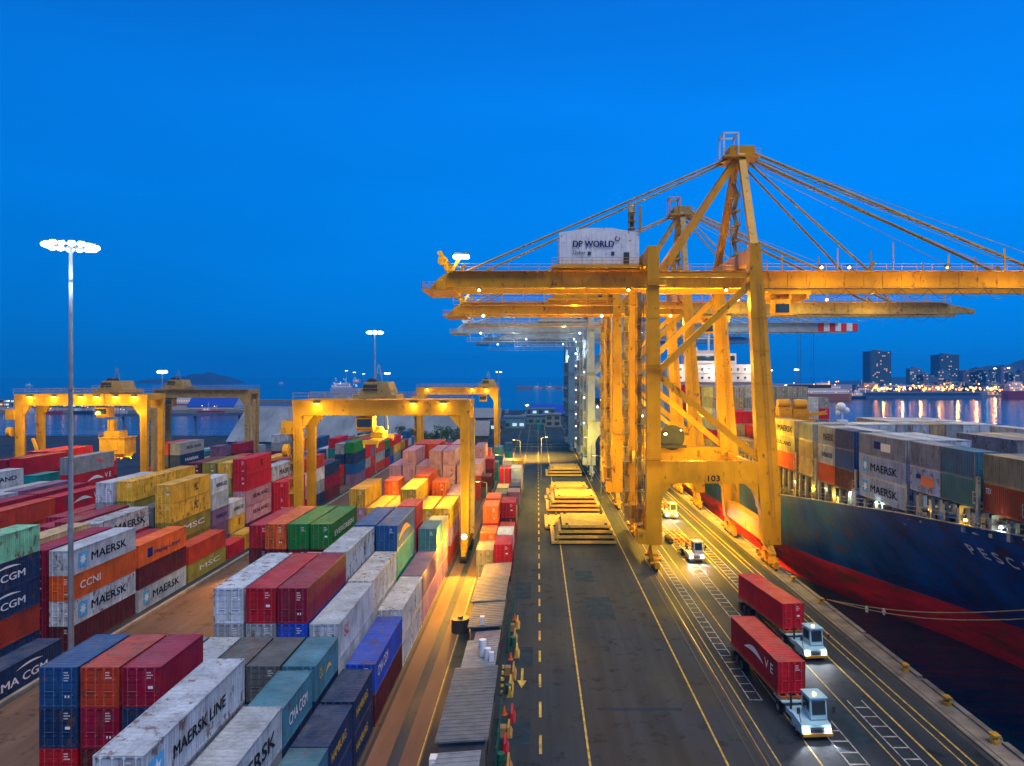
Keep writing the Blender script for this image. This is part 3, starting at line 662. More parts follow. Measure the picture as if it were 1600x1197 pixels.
# ---------------------------------------------------------------- ship to shore cranes
def stairs(mb, x, y, z0, z1, w=2.6, step=2.6, side=1):
    """zigzag stair tower running along y"""
    z = z0; k = 0
    for dx in (0, 0.9):
        for dy in (0, w): mb.beam((x+dx, y+dy, z0), (x+dx, y+dy, z1), 0.09)
    while z < z1-step:
        a, b_ = (y, y+w) if k % 2 == 0 else (y+w, y)
        mb.beam((x+0.45, a, z), (x+0.45, b_, z+step), 0.7, 0.12)
        for dx in (0.05, 0.85): mb.beam((x+dx, a, z+1.0), (x+dx, b_, z+step+1.0), 0.06)
        mb.box(x-0.1, y-0.3, z-0.04, x+1.0, y+w+0.3, z+0.04)
        z += step; k += 1
def sts_crane(Y0, Y1, XL, XS, mat, label, xe0, xe1, near=False, house=None, tiplight=True, lampmat=None, apex=67.0, gz=(43.6,46.2), tip=None, dark=None):
    t = thing('quay_crane', (XL, Y0, 0), label, 'quay crane', 'ship to shore cranes along the quay')
    dark = dark or TAN
    ym = (Y0+Y1)/2; g0, g1 = ym-4, ym+4; ga, gb = gz; lampmat = lampmat or LY
    B = lambda m, nm, mt=mat, **k: m.build(nm, mt, t, **k)
    for Y in (Y0, Y1):
        m = MB()      # landside leg
        m.box(XL-1.28,Y-0.9,8.0,XL+1.28,Y+0.9,8.12)
        for z in range(18,48,5): m.box(XL-1.04,Y-0.88,z,XL+1.04,Y+0.88,z+0.12)
        m.taper(XL,Y,3.4,2.5,1.7, XL,Y,12.7,2.2,1.7); m.taper(XL,Y,12.7,2.2,1.7, XL-0.1,Y,49,1.75,1.6)
        B(m, 'landside_leg')
        m = MB(); m.taper(XS+0.2,Y,3.4,2.6,1.7, XS-0.25,Y,12.7,3.3,1.7); m.taper(XS-0.25,Y,12.7,3.3,1.7, XS-2.2,Y,44,2.1,1.6); m.taper(XS-2.2,Y,44,2.1,1.6, XS-2.4,Y,49.4,1.6,1.6)
        for z in range(18,43,5):
            xc = XS-0.25-1.95*(z-12.7)/31.3; hw = 1.68-0.6*(z-12.7)/31.3; m.box(xc-hw,Y-0.9,z,xc+hw,Y+0.9,z+0.12)
        B(m, 'seaside_leg')
        m = MB()
        for dx in (-0.25,0.25): m.beam((XS+0.4+dx,Y-1.1,6),(XS-1.9+dx,Y-1.1,44),0.07)
        z = 6.4
        while z < 43.6: xc = XS+0.4-2.3*(z-6)/38; m.beam((xc-0.25,Y-1.1,z),(xc+0.25,Y-1.1,z),0.05); z += 0.6
        B(m, 'ladder', dark)
        m = MB(); m.box(XL+1.0,Y-0.8,12.75,XS-1.2,Y+0.8,16.1)
        for x in range(int(XL)+5, int(XS)-3, 4): m.box(x,Y-0.84,12.8,x+0.08,Y+0.84,16.05)
        for sx_, x in ((1,XL+1.1),(-1,XS-1.9)):   # haunches with a curved edge
            arc = [(x+sx_*2.9*(1-math.sin(math.pi/2*i/6)), 12.78-3.8*(1-math.cos(math.pi/2*i/6))) for i in range(7)]
            m.prism([(x,12.78)]+arc, Y-0.7, Y+0.7)
        B(m, 'portal_beam')
        m = MB().beam((XL+0.7,Y,29.8),(XS-2.6,Y,43.6),0.95,0.95); B(m, 'diagonal_brace')
        m = MB().beam((XL+0.7,Y,29.3),(XS-1.6,Y,16.4),0.95,0.95); B(m, 'diagonal_brace')
        m = MB().beam((XL+0.8,Y,44.6),(XS-3.0,Y,44.6),0.6,0.6); B(m, 'tie_pipe')
    for X in (XL, XS-0.1):
        sl = MB().box(X-0.75,Y0+0.9,3.6,X+0.75,Y1-0.9,6.3); B(sl, 'sill_beam')
        m = MB().box(X-0.5,Y0+0.9,13.2,X+0.4,Y1-0.9,15.6) if X == XL else MB().box(X-1.0,Y0+0.9,13.4,X-0.2,Y1-0.9,15.2); B(m, 'cross_tie')
        xx = XL-0.1 if X == XL else XS-2.4
        m = MB().box(xx-0.75,Y0+0.85,46.5,xx+0.75,Y1-0.85,48.9); B(m, 'top_crossbeam')
        for Y in (Y0, Y1):
            bg_ = MB()
            for s_ in (-1, 1):
                bg_.prismx([(Y,3.38),(Y+s_*0.7,3.38),(Y+s_*2.2,2.35),(Y+s_*2.2,1.95),(Y+s_*0.5,2.3),(Y,2.5)], X-0.42, X+0.42)
                bg_.prismx([(Y+s_*1.1,1.75),(Y+s_*1.9,2.1),(Y+s_*2.7,1.75),(Y+s_*3.6,1.2),(Y+s_*3.6,0.95),(Y+s_*0.4,0.95),(Y+s_*0.4,1.2)], X-0.34, X+0.34)
                for k in (0.95, 2.85): bg_.box(X-0.26, Y+s_*k-0.62, 0.55, X+0.26, Y+s_*k+0.62, 0.93)
                bg_.box(X-0.3, Y+s_*3.75-0.12, 0.5, X+0.3, Y+s_*3.75+0.12, 1.5)
                bg_.cyl((X+0.35,Y+s_*1.3,1.3),(X+1.0,Y+s_*1.3,1.3),0.24,8); bg_.cyl((X-0.9,Y+s_*2.9,1.1),(X-0.35,Y+s_*2.9,1.1),0.22,8)
            b_ = B(bg_, 'bogie')
            wm = MB()
            for s_ in (-1, 1):
                for k in (0.55, 1.35, 2.45, 3.25): wm.cyl((X-0.14,Y+s_*k,0.42),(X+0.14,Y+s_*k,0.42),0.40,12)
            wm.build('wheels', DARK, b_)
    # girders with top walkways, then the boom beyond the seaside legs
    xh = XS-1.0
    for gy in (g0, g1):
        m = MB().box(xe0+4, gy-0.6, ga, xh, gy+0.6, gb)
        m.prism([(xe0+4,ga),(xe0+4,gb),(xe0+2.2,gb-0.5),(xe0+0.6,ga+0.7),(xe0+0.6,ga)], gy-0.6, gy+0.6)
        m.box(xe0+4, gy-0.72, ga-0.1, xh, gy+0.72, ga+0.06)
        x = xe0+6
        while x < xh-1: m.box(x,gy-0.68,ga+0.06,x+0.09,gy+0.68,gb); x += 3.1
        gd = B(m, 'girder')
        r = MB(); r.rail((xe0+3,gy-1.3,gb+0.05),(xh,gy-1.3,gb+0.05),1.1,2.4); r.box(xe0+3,gy-1.4,gb-0.05,xh,gy-0.6,gb+0.04); r.build('walkway_railing', mat, gd)
        m = MB().box(xh+0.15, gy-0.6, ga, xe1-8, gy+0.6, gb)
        m.prism([(xe1-8,ga),(xe1-8,gb),(xe1-2,ga+1.4),(xe1,ga+1.0),(xe1,ga)], gy-0.6, gy+0.6)
        m.box(xh+0.15, gy-0.74, ga-0.1, xe1-8, gy+0.74, ga+0.06)
        x = xh+3
        while x < xe1-9: m.box(x,gy-0.68,ga+0.06,x+0.09,gy+0.68,gb); x += 3.1
        bm_ = B(m, 'boom', mat if near or mat is not YEL else TAN)  # second crane's boom and mast: unlit darkness painted as tan
        r = MB(); r.rail((xh,gy-1.3,gb+0.05),(xe1-6,gy-1.3,gb+0.05),1.1,2.4); r.box(xh,gy-1.4,gb-0.05,xe1-6,gy-0.6,gb+0.04)
        for i in range(int((xe1-xh)/9)): r.beam((xh+5+i*9,gy-1.3,gb),(xh+5+i*9,gy-1.3,gb+2.6+(i*7 % 3)),0.16)
        r.build('walkway_railing', mat, bm_)
    # cable festoon loops under the near girder and bolted splice plates
    m = MB(); x = XS+10
    while x < xe1-10:
        pr = None
        for i in range(7):
            p = (x+i*0.75, g0-0.95, ga-0.3-1.6*math.sin(math.pi*i/6))
            if pr: m.beam(pr, p, 0.07)
            pr = p
        x += 4.5
    m.box(xh+0.5,g0-0.98,ga-0.32,xe1-9,g0-0.9,ga-0.22); B(m, 'cable_festoon', DARK)
    # hanging service walkway below the landside girder
    m = MB(); m.box(xe0+4,g0-2.6,ga-3.1,XL-2,g0-1.5,ga-3.0); m.rail((xe0+4,g0-2.6,ga-3.0),(XL-2,g0-2.6,ga-3.0),1.1,2.2)
    x = xe0+5
    while x < XL-2: m.beam((x,g0-1.6,ga-3.0),(x,g0-0.7,ga+0.3),0.10); x += 3.4
    B(m, 'service_walkway')
    m = MB().box(xe0-1.2,g0-2,ga-0.6,xe0+4,g1+2,ga-0.35); m.rail((xe0-1.2,g0-2,ga-0.35),(xe0+4,g0-2,ga-0.35),1.1,1.3); m.rail((xe0-1.2,g0-2,ga-0.35),(xe0-1.2,g1+2,ga-0.35),1.1,1.3)
    m.box(xe0+1,g0-1,ga-0.3,xe0+2.6,g0+1,ga+1.0); m.box(xe0-0.4,ym-1,ga-0.3,xe0+1,ym+2,ga+0.8)
    B(m, 'end_platform')
    m = MB()
    for gy in (g0, g1):
        m.beam((xe0+3.2,gy,gb-0.4),(xe0+1.4,gy,gb+3.4),0.4,0.7); m.beam((xe0+3.2,gy,gb-0.4),(xe0+4.8,gy,gb+2.4),0.35,0.5); m.cyl((xe0+2.0,gy-0.5,gb+1.8),(xe0+2.0,gy+0.5,gb+1.8),0.8,12)
    B(m, 'rope_sheave_frame')
    # A frame
    for Y, s_ in ((Y0,-1),(Y1,1)):
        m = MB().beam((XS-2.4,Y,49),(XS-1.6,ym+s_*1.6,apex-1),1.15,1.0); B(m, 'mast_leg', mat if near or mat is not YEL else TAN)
    for s_ in (-1, 1):
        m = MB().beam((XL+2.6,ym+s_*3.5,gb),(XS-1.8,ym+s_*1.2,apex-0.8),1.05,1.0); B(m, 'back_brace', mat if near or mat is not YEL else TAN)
    m = MB().box(XS-4.8,ym-3,apex-1.6,XS+1.2,ym+3,apex-1.3); m.rail((XS-4.8,ym-3,apex-1.3),(XS+1.2,ym-3,apex-1.3),1.1,1.2); m.rail((XS-4.8,ym+3,apex-1.3),(XS+1.2,ym+3,apex-1.3),1.1,1.2)
    for dx in (-3.0,-1.6,-0.2): m.cyl((XS+dx,ym-1.6,apex-0.2),(XS+dx,ym+1.6,apex-0.2),0.85,12)
    m.box(XS-3.6,ym-1.9,apex-1.3,XS+0.6,ym-1.7,apex+0.6); m.box(XS-3.6,ym+1.7,apex-1.3,XS+0.6,ym+1.9,apex+0.6)
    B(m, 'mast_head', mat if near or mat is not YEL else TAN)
    m = MB()      # davit frame on top
    for a, b_ in (((-4.6,-2,-1.2),(-4.6,-2,2.6)),((-2.2,-2,-1.2),(-2.2,-2,2.6)),((-4.6,-2,2.6),(-2.2,-2,2.6)),((-4.6,1,-1.2),(-4.6,1,2.6)),((-2.2,1,-1.2),(-2.2,1,2.6)),((-4.6,1,2.6),(-2.2,1,2.6)),((-4.6,-2,2.6),(-4.6,1,2.6)),((-2.2,-2,2.6),(-2.2,1,2.6))):
        m.beam((XS+a[0],ym+a[1],apex+a[2]),(XS+b_[0],ym+b_[1],apex+b_[2]),0.28)
    m.build('maintenance_davit', WHT if near else mat, t)
    m = MB(); stairs(m, XS-2.6, ym-1.3, 49.5, apex-2.5, 2.6, 2.5); B(m, 'mast_stair', dark)
    # stays
    m = MB()
    for gy, s_ in ((g0,-1),(g1,1)):
        m.cyl((XS-3.2,ym+s_*1.4,apex-1.2),(xe0+6,gy,gb+0.2),0.20,6)
    B(m, 'backstay', dark)
    for gy, s_ in ((g0,-1),(g1,1)):
        m = MB(); m.cyl((XS+0.6,ym+s_*1.4,apex-0.6),(XS+46,gy,gb+0.3),0.27,6); m.cyl((XS+0.4,ym+s_*1.2,apex-1.4),(XS+46.5,gy,gb+0.3),0.07,5); m.cyl((XS+0.4,ym+s_*0.9,apex-2.0),(XS+40,gy,gb+0.3),0.06,5); m.cyl((XS+0.4,ym+s_*0.6,apex-0.4),(XS+52,gy,gb+0.3),0.06,5); m.beam((XS+46,gy,gb),(XS+44.5,gy,gb+2.2),0.4)
        B(m, 'outer_forestay', dark)
        m = MB(); m.cyl((XS-0.2,ym+s_*1.4,apex-2.2),(XS+18.5,gy,gb+0.3),0.20,6); m.beam((XS+18.5,gy,gb),(XS+19.5,gy,gb+1.6),0.5)
        B(m, 'inner_forestay', dark)
    # stairs beside the landside legs
    m = MB(); stairs(m, XL-2.2, Y0+1.3, 3.4, 43, 2.6, 2.6); B(m, 'access_stair', dark)
    m = MB(); stairs(m, XL-2.2, Y1-4.5, 3.4, 43, 2.6, 2.6); B(m, 'access_stair', dark)
    m = MB()
    for z in (16.15, 30.3, 43.0):
        m = MB(); m.box(XL-2.4,Y0-1.3,z-0.05,XL+1.8,Y0-0.85,z+0.02); m.rail((XL-2.4,Y0-1.3,z),(XL+1.8,Y0-1.3,z),1.1,1.4); B(m, 'leg_platform')
    m = MB(); m.rail((XL+1.4,Y0-0.75,16.1),(XS-1.6,Y0-0.75,16.1),1.1,1.8); B(m, 'beam_railing')
    m = MB(); m.rail((XL+0.7,Y0+1,6.3),(XL+0.7,Y1-1,6.3),1.0,2.2); B(m, 'sill_railing')
    # machinery house
    hm, hlab = house or (mat, None)
    hx0, hx1 = XL-14.2, XL-1.3
    m = MB(); m.box(hx0-1.2,g0-2.2,gb+0.4,hx1+0.5,g1+2.2,gb+0.9); 
    for x in (hx0, hx0+4, hx0+8, hx1): m.beam((x,g0-2,gb+0.5),(x,g1+2,gb+0.5),0.3,0.5)
    m.rail((hx0-1.2,g0-2.2,gb+0.9),(hx1+0.5,g0-2.2,gb+0.9),1.1,1.6); B(m, 'house_platform')
    m = MB(); pts = [(hx0,gb+0.95),(hx1,gb+0.95),(hx1,gb+6.2),((hx0+hx1)/2+2,gb+6.95),((hx0+hx1)/2-2,gb+6.95),(hx0,gb+6.2)]
    m.prism(pts[::-1], g0-1.2, g1+1.2)
    x = hx0+0.4
    while x < hx1: m.box(x,g0-1.26,gb+0.98,x+0.07,g0-1.2,gb+6.15); x += 0.8
    hs_ = m.build('machinery_house', hm, t)
    m = MB()
    for x in (hx0+4.6, hx0+8.4): m.box(x,g0-1.34,gb+2.6,x+0.5,g0-1.2,gb+3.1)
    m.box(hx0+10.4,g0-1.31,gb+1.0,hx0+11.3,g0-1.2,gb+3.0); m.box(hx1,ym-1,gb+1.5,hx1+0.1,ym+1,gb+3)
    m.build('vents_and_door', DARK, hs_)
    # trolley, cab and rails
    m = MB().box(XS+2,g0-0.5,ga-1.1,XS+9,g1+0.5,ga-0.5)
    for x in (XS+2.4, XS+5.5, XS+8.4): m.box(x,g0,ga-1.8,x+0.5,g1,ga-1.0)
    m.cyl((XS+4,ym-2,ga-1.4),(XS+4,ym+2,ga-1.4),0.7,10); tr = B(m, 'trolley')
    m = MB().box(XS+3,g0-0.6,ga-4.4,XS+5.6,g0+1.6,ga-1.9); m.box(XS+2.6,g0-1.2,ga-4.5,XS+6,g0+2,ga-4.4)
    cb_ = m.build('operator_cab', mat, tr)
    MB().box(XS+3.2,g0-0.68,ga-4.1,XS+5.4,g0-0.6,ga-2.7).build('cab_window', GLASS, cb_)
    # cable reel and cabinets at the portal
    m = MB().cyl((XS-11.0,Y1-0.9,17.9),(XS-11.0,Y1-1.5,17.9),2.3,20); m.box(XS-13.5,Y1-2.2,16.1,XS-8.5,Y1-1.6,16.6); B(m, 'cable_reel', DARK)
    m = MB().box(XL+2.4,Y1-0.7,16.15,XL+6.6,Y1+0.7,19.1); m.box(XL+7.2,Y1-0.7,16.15,XL+8.6,Y1+0.7,18.2); B(m, 'electrical_cabinet')
    m = MB().box(XL-2.5,Y0-1.2,3.6,XL-1.3,Y0+1.2,5.6); m.box(XL-2.7,Y0+5,6.35,XL-0.4,Y0+8,8.4); B(m, 'electrical_cabinet')
    # floodlights
    fl = []
    for x in (xe0+8, XL-3, XS-5): fl.append((x, g0-0.9, ga-0.35))
    for x in (XS+10.5, XS+15, XS+31): fl.append((x, g0-0.9, gb+0.75))
    fl += [(XS-9.4,Y1-1.2,19.4),(XL+1.7,Y0-1.0,20.5),(XL-1.4,Y1+1.0,20.5)]
    for p in fl:
        f = MB().box(p[0]-0.35,p[1]-0.28,p[2]-0.1,p[0]+0.35,p[1]+0.28,p[2]+0.25).build('floodlight', DARK, t)
        s_ = 0.27 if near else 0.36
        MB().ball((p[0],p[1]-0.1,p[2]-0.12),s_,8,6).build('lamp_lens', lampmat, f)
    if tiplight:
        f = MB().box(xe0+3.9,g0-1.0,gb+2.7,xe0+6.4,g0-0.7,gb+3.0).build('floodlight', DARK, t)
        lamp((xe0+4.6,g0-2.2,gb+2.2), 700, (1.0,0.9,0.5) if near else (0.8,0.9,1.0), 0.3, t)
        m = MB()
        for i in range(5): m.ball((xe0+4.1+i*0.5,g0-1.0,gb+2.3),0.36,8,6)
        m.build('lamp_lens', LW if near else LW2, f)
    return t
c1 = sts_crane(113, 136, 17.75, 35.6, YEL, 'nearest yellow quay crane with white DP WORLD machinery house', -17.5, 104, near=True, house=(WHT,None))
hx = 17.75-14.2; hz = 46.2; cr = wloc(c1)
put_flat(text_mesh('DP WORLD', TXTB, 0.03), c1, Vector((hx+5.5,119.10,hz+4.35))-cr, (1,0,0), (0,0,1), 6.6, 1.0)
put_flat(text_mesh('Dakar', TXTB, 0.01), c1, Vector((hx+3.2,119.10,hz+2.95))-cr, (1,0,0), (0,0,1), 2.1, 0.62)
m = MB()
for i in range(16):
    a, b_ = 2*math.pi*i/16, 2*math.pi*(i+1)/16
    if i in (2, 3): continue
    p = lambda r, t: (hx+9.35+r*math.cos(t), 119.10, hz+5.15+r*math.sin(t))
    m.add([p(0.26,a),p(0.26,b_),p(0.42,b_),p(0.42,a)], [(0,3,2,1)])
m.build('ring_emblem', TXTB, c1)
MB().box(25.6,112.10,12.9,28.1,112.19,14.2).build('number_plate', YEL, c1)
put_flat(text_mesh('103', TXTK, 0.04), c1, Vector((26.85,112.05,13.55))-cr, (1,0,0), (0,0,1), 1.8, 0.85)
m = MB().beam((16.6,119.2,hz+6.2),(16.6,119.2,hz+10.5),0.45); stairs(m,14.9,119.4,hz+6.9,hz+11.5,1.6,1.3); m.build('mast_post', TAN, c1)
c2 = sts_crane(164, 185, 17.75, 35.6, YEL, 'second yellow quay crane right behind the nearest one', -20.5, 101, apex=68.5)
c3 = sts_crane(214, 236, 15.6, 36.0, GRYB, 'grey quay crane with red and white striped boom tip', -25, 96, apex=62, lampmat=LW2, dark=GRYB, gz=(42.6,45.2))
m = MB()
for i in range(7):
    x = 84+i*1.7; m.mi = i % 2; m.box(x,220.25,42.7,x+1.7,220.38,45.1)
m.build('stripe_panel', [TXTR, TXTW], c3)
m = MB()
for x in (80,84): 
    for y in (224,226): m.cyl((x,y,42),(x,y,27),0.05,5)
m.box(77,223,25.6,89,227,26.6); m.build('spreader', DARK, c3)
c4 = sts_crane(288, 312, 13.2, 36.0, BLU, 'blue quay crane farthest down the quay', -24, 90, apex=60, lampmat=LW2, dark=BLU, gz=(42.6,45.0), tiplight=True)
c5 = sts_crane(250, 270, 15.6, 36.0, GRYB, 'pale grey quay crane between the striped boom crane and blue crane', -12, 60, apex=58, lampmat=LW2, dark=GRYB, gz=(42.6,45.0), tiplight=False)
# rows of stair lights on the far cranes
for c_, X, Y, k0, dz in ((c3,13.5,214,1,7.4),(c5,13.0,250,0,4.1)):
    for i in range(k0, 5 if k0 else 9):
        f = MB().box(X-0.25,Y-0.25,8.4+i*dz,X+0.25,Y+0.1,8.6+i*dz).build('stair_light', DARK, c_)
        MB().ball((X,Y-0.3,8.2+i*dz),0.27,6,4).build('lamp_lens', LW2, f)
# lamp light for the cranes, placed without built fixtures
SOD = (1.0,0.65,0.03)
for Y0, k in ((113,1.0),(164,1.0)):
    P = c1 if Y0 == 113 else c2
    for x, y, z, e_ in ((6,Y0+6,40,2600),(21,Y0+7,41,3600),(30,Y0+8,41,3600),(27,Y0+14,21,4200),(26.4,Y0+11,31,4200),(45,Y0+2,41,3000),(60,Y0+2,41,3000),(76,Y0+2,41,2600)):
        lamp((x,y,z), e_*k, SOD, 0.5, P)
    for x, y, z, e_, am in ((10,Y0-16,9,7500,(.35,1,.9)),(34,Y0-20,9,8500,(-.2,1,.95)),(22,Y0-18,7,2500,(.05,1,.3))):  # unseen low uplights added to brighten the cranes' near faces
        lamp((x,y,z), e_, SOD, 0.4, P, spot=72, aim=am)
for P, Y in ((c3,225),(c5,260),(c4,300)):
    for x in (-8, 12, 26, 60): lamp((x,Y-10,37), 1500, (0.7,0.88,1.0), 0.5, P)
# ---------------------------------------------------------------- rubber tyred gantries
def rtg(X0, X1, Y0, mat, label, zt=25.4, trolley=0.45, spreader=None, lit=True, wb=6.6, block=False):
    t = thing('yard_gantry', (X0, Y0, 0), label, 'gantry crane', 'rubber tyred gantries over the yard')
    Y1 = Y0+wb; B = lambda m, nm, mt=mat, **k: m.build(nm, mt, t, **k)
    for X in (X0+0.9, X1-0.9):
        for Y in (Y0, Y1):
            s_ = 1 if Y == Y0 else -1
            m = MB().taper(X,Y,3.0,1.15,1.0, X,Y,zt-2.6,1.5,1.0); m.taper(X,Y,zt-2.6,1.5,1.0, X,Y,zt-0.1,1.8,1.05)
            for z in (7,11,15,19): hw = 0.62+0.18*(z-3)/20; m.box(X-hw,Y-0.55,z,X+hw,Y+0.55,z+0.1)
            for dx in (-0.2,0.2): m.beam((X+dx,Y+s_*-0.62 if False else Y-0.62,3.2),(X+dx,Y-0.62,zt-4.5),0.06)
            B(m, 'leg')
        m = MB().box(X-0.5,Y0-1.6,1.9,X+0.5,Y1+1.6,3.0); B(m, 'sill_beam')
        for Y in (Y0-0.9, Y1+0.9):
            m = MB().box(X-0.35,Y-1.6,1.0,X+0.35,Y+1.6,1.9); bg_ = B(m, 'bogie')
            m = MB()
            for k in (-0.9, 0.9): m.cyl((X-0.55,Y+k,0.8),(X+0.55,Y+k,0.8),0.8,14)
            m.build('wheels', RUB, bg_)
    for Y, s_ in ((Y0,-1),(Y1,1)):
        m = MB().box(X0+0.9,Y-0.5,zt-2.45,X1-0.9,Y+0.5,zt)
        for x, d in ((X0+1.7,1),(X1-1.7,-1)): m.prism([(x,zt-2.5),(x+d*1.6,zt-2.5),(x,zt-4.6)][::d], Y-0.4, Y+0.4)
        x = X0+4
        while x < X1-3: m.box(x,Y-0.56,zt-2.4,x+0.08,Y+0.56,zt-0.02); x += 2.5
        gd = B(m, 'girder')
        r = MB().box(X0+0.4,Y+s_*0.55,zt-0.05,X1-0.4,Y+s_*1.35,zt+0.03); r.rail((X0+0.4,Y+s_*1.3,zt),(X1-0.4,Y+s_*1.3,zt),1.1,2.3); r.build('walkway_railing', TAN, gd)
    for X in (X0+0.9, X1-0.9): m = MB().box(X-0.7,Y0+0.55,zt-1.3,X+0.7,Y1-0.55,zt-0.05); B(m, 'end_tie')
    tx = X0+(X1-X0)*trolley
    m = MB().box(tx-3.4,Y0-0.3,zt+0.15,tx+3.4,Y1+0.3,zt+0.8); m.prism([(tx-2.6,zt+0.8),(tx+2.6,zt+0.8),(tx+1.9,zt+2.8),(tx-1.7,zt+2.8)][::-1], Y0+0.4, Y1-0.6)
    m.rail((tx-3.4,Y0-0.3,zt+0.8),(tx+3.4,Y0-0.3,zt+0.8),1.0,1.3); tr = B(m, 'trolley', TAN)
    m = MB().box(tx-1.9,Y0+0.3,zt+1.3,tx+0.3,Y0+0.42,zt+2.4); m.cyl((tx-1,Y0+2,zt+2.6),(tx-1,Y0+4.4,zt+2.6),0.8,10); m.build('hoist_opening', DARK, tr)
    m = MB(); 
    for dx in (-0.6,0.6): m.beam((tx+dx,Y0+3,zt+2.8),(tx+dx*0.1,Y0+3,zt+5.6),0.12)
    m.beam((tx-0.8,Y0+3,zt+4.2),(tx+0.8,Y0+3,zt+4.2),0.1); m.build('aerial', STEEL, tr)
    m = MB().box(tx-3.0,Y0+0.7,zt-5.0,tx-0.4,Y0+2.8,zt-2.7); m.prismx([(Y0-0.1,zt-2.9),(Y0+0.7,zt-2.7),(Y0+0.7,zt-4.9),(Y0+0.3,zt-4.7)], tx-3.0, tx-0.4)
    m.beam((tx-2,Y0+1.7,zt-2.8),(tx-2,Y0+1.7,zt+0.3),0.3); cb_ = m.build('operator_cab', YEL2, tr)
    MB().box(tx-2.8,Y0-0.16,zt-4.3,tx-0.6,Y0-0.02,zt-3.1).build('cab_window', GLASS, cb_)
    if spreader:
        sz, ln = spreader; yc = (Y0+Y1)/2
        m = MB()
        for dx in (-1.2, 1.2):
            for dy in (-1.4, 1.4): m.cyl((tx+dx*0.8,yc+dy*0.8,zt-0.5),(tx+dx,yc+dy,sz+2.0),0.05,5)
        m.build('hoist_ropes', ROPE, tr)
        m = MB().box(tx-1.0,yc-2.0,sz+0.7,tx+1.0,yc+2.0,sz+1.5); m.taper(tx,yc,sz+1.5,1.4,2.4,tx,yc,sz+2.3,0.8,1.2)
        m.box(tx-0.5,yc-ln/2,sz+0.1,tx+0.5,yc+ln/2,sz+0.65)
        for s_ in (-1, 1):
            m.box(tx-1.22,yc+s_*ln/2-0.25,sz,tx+1.22,yc+s_*ln/2+0.25,sz+0.6)
            for k in (-1, 1): m.prismx([(yc+s_*ln/2,sz+0.5),(yc+s_*(ln/2+0.4),sz-0.5),(yc+s_*(ln/2+0.25),sz-0.5),(yc+s_*(ln/2-0.2),sz+0.2)], tx+k*1.0-0.12, tx+k*1.0+0.12)
        if block:
            m.box(tx-2.7,yc-2.2,sz+1.2,tx+2.7,yc+2.2,sz+4.6); m.taper(tx,yc,sz+0.4,4.2,3.6,tx,yc,sz+1.2,5.6,4.6); m.box(tx-2.0,yc-1.6,sz+4.6,tx+1.2,yc+1.6,sz+6.0); m.box(tx-2.9,yc-2.4,sz+4.5,tx+2.9,yc+2.4,sz+4.7)
            m.box(tx+0.4,yc-2.35,sz+2.0,tx+1.2,yc-2.2,sz+3.8); m.rail((tx-2.7,yc-2.3,sz+4.7),(tx+2.7,yc-2.3,sz+4.7),1.0,0.9); m.beam((tx-1.2,yc,sz+6),(tx-1.2,yc,sz+8.4),1.3)
        m.build('spreader', paint('spreader_yellow',(0.80,0.42,0.01),0.4), tr)
    # machinery and stairs outside the left leg
    m = MB().box(X0-0.9,Y0+0.5,3.1,X0+0.3,Y1-0.5,5.6); B(m, 'engine_box')
    m = MB(); stairs(m, X0-0.9, Y0+0.8, 5.6, zt-1, 2.2, 2.4); B(m, 'access_stair', mat)
    m = MB().box(X0-1.6,Y0-0.9,zt-5.4,X0+0.2,Y0+0.9,zt-3.3); m.rail((X0-1.9,Y0-1.0,zt-5.5),(X0+0.2,Y0-1.0,zt-5.5),1.1,0.9); m.cyl((X0-1.3,Y0-0.4,zt-8),(X0-0.5,Y0-0.4,zt-8),1.0,12); B(m, 'cable_reel', mat)
    m = MB().box(X1-0.2,Y0+1.2,4,X1+0.5,Y0+2.6,zt-3); B(m, 'cable_tray', TAN)
    if lit:
        for k in ((0.14,0.68,0.85) if lit == 1 else (0.12,0.30,0.5,0.62,0.76,0.9)):
            x = X0+(X1-X0)*k
            f = MB().box(x-0.5,Y0-0.95,zt-0.55,x+0.5,Y0-0.55,zt-0.25).build('floodlight', DARK, t)
            MB().box(x-0.42,Y0-0.9,zt-0.62,x+0.42,Y0-0.6,zt-0.55).build('lamp_lens', LY, f)
            lamp((x,Y0-1.3,zt-1.0), 200, (1.0,0.66,0.12), 0.2, t)
    return t
g1 = rtg(-38.7,-10.6,116.5,YEL2,'yellow yard gantry in the middle with lowered spreader',trolley=0.46,spreader=(18.6,12.0))
g2 = rtg(-110.6,-82.4,156,YEL2,'brightly lit yellow yard gantry at the far left',trolley=0.70,spreader=(11.4,6.0),lit=2,block=True)
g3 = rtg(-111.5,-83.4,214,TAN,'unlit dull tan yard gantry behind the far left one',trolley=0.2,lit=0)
g4 = rtg(-42.2,-13.6,256,YEL2,'far yellow yard gantry at the end of middle yard',trolley=0.87,lit=1)
for (x,y,z,e_) in ((-34,112,21,1800),(-24.5,119.8,21.5,2500),(-15.5,119.8,21.5,2500),(-11.2,107.5,4.5,1200),(-9.3,113,9,1300),(-22,134,22,2600)): lamp((x,y,z),e_,SOD,0.4,g1)
for (x,y,z,e_) in ((-105,150,21,2200),(-96,151,21,2200),(-86,151,21,2200),(-90,160,10,3000)): lamp((x,y,z),e_,SOD,0.4,g2)
for (x,y,z,e_) in ((-16,250,20,2000),(-34,250,20,1500)): lamp((x,y,z),e_,SOD,0.4,g4)
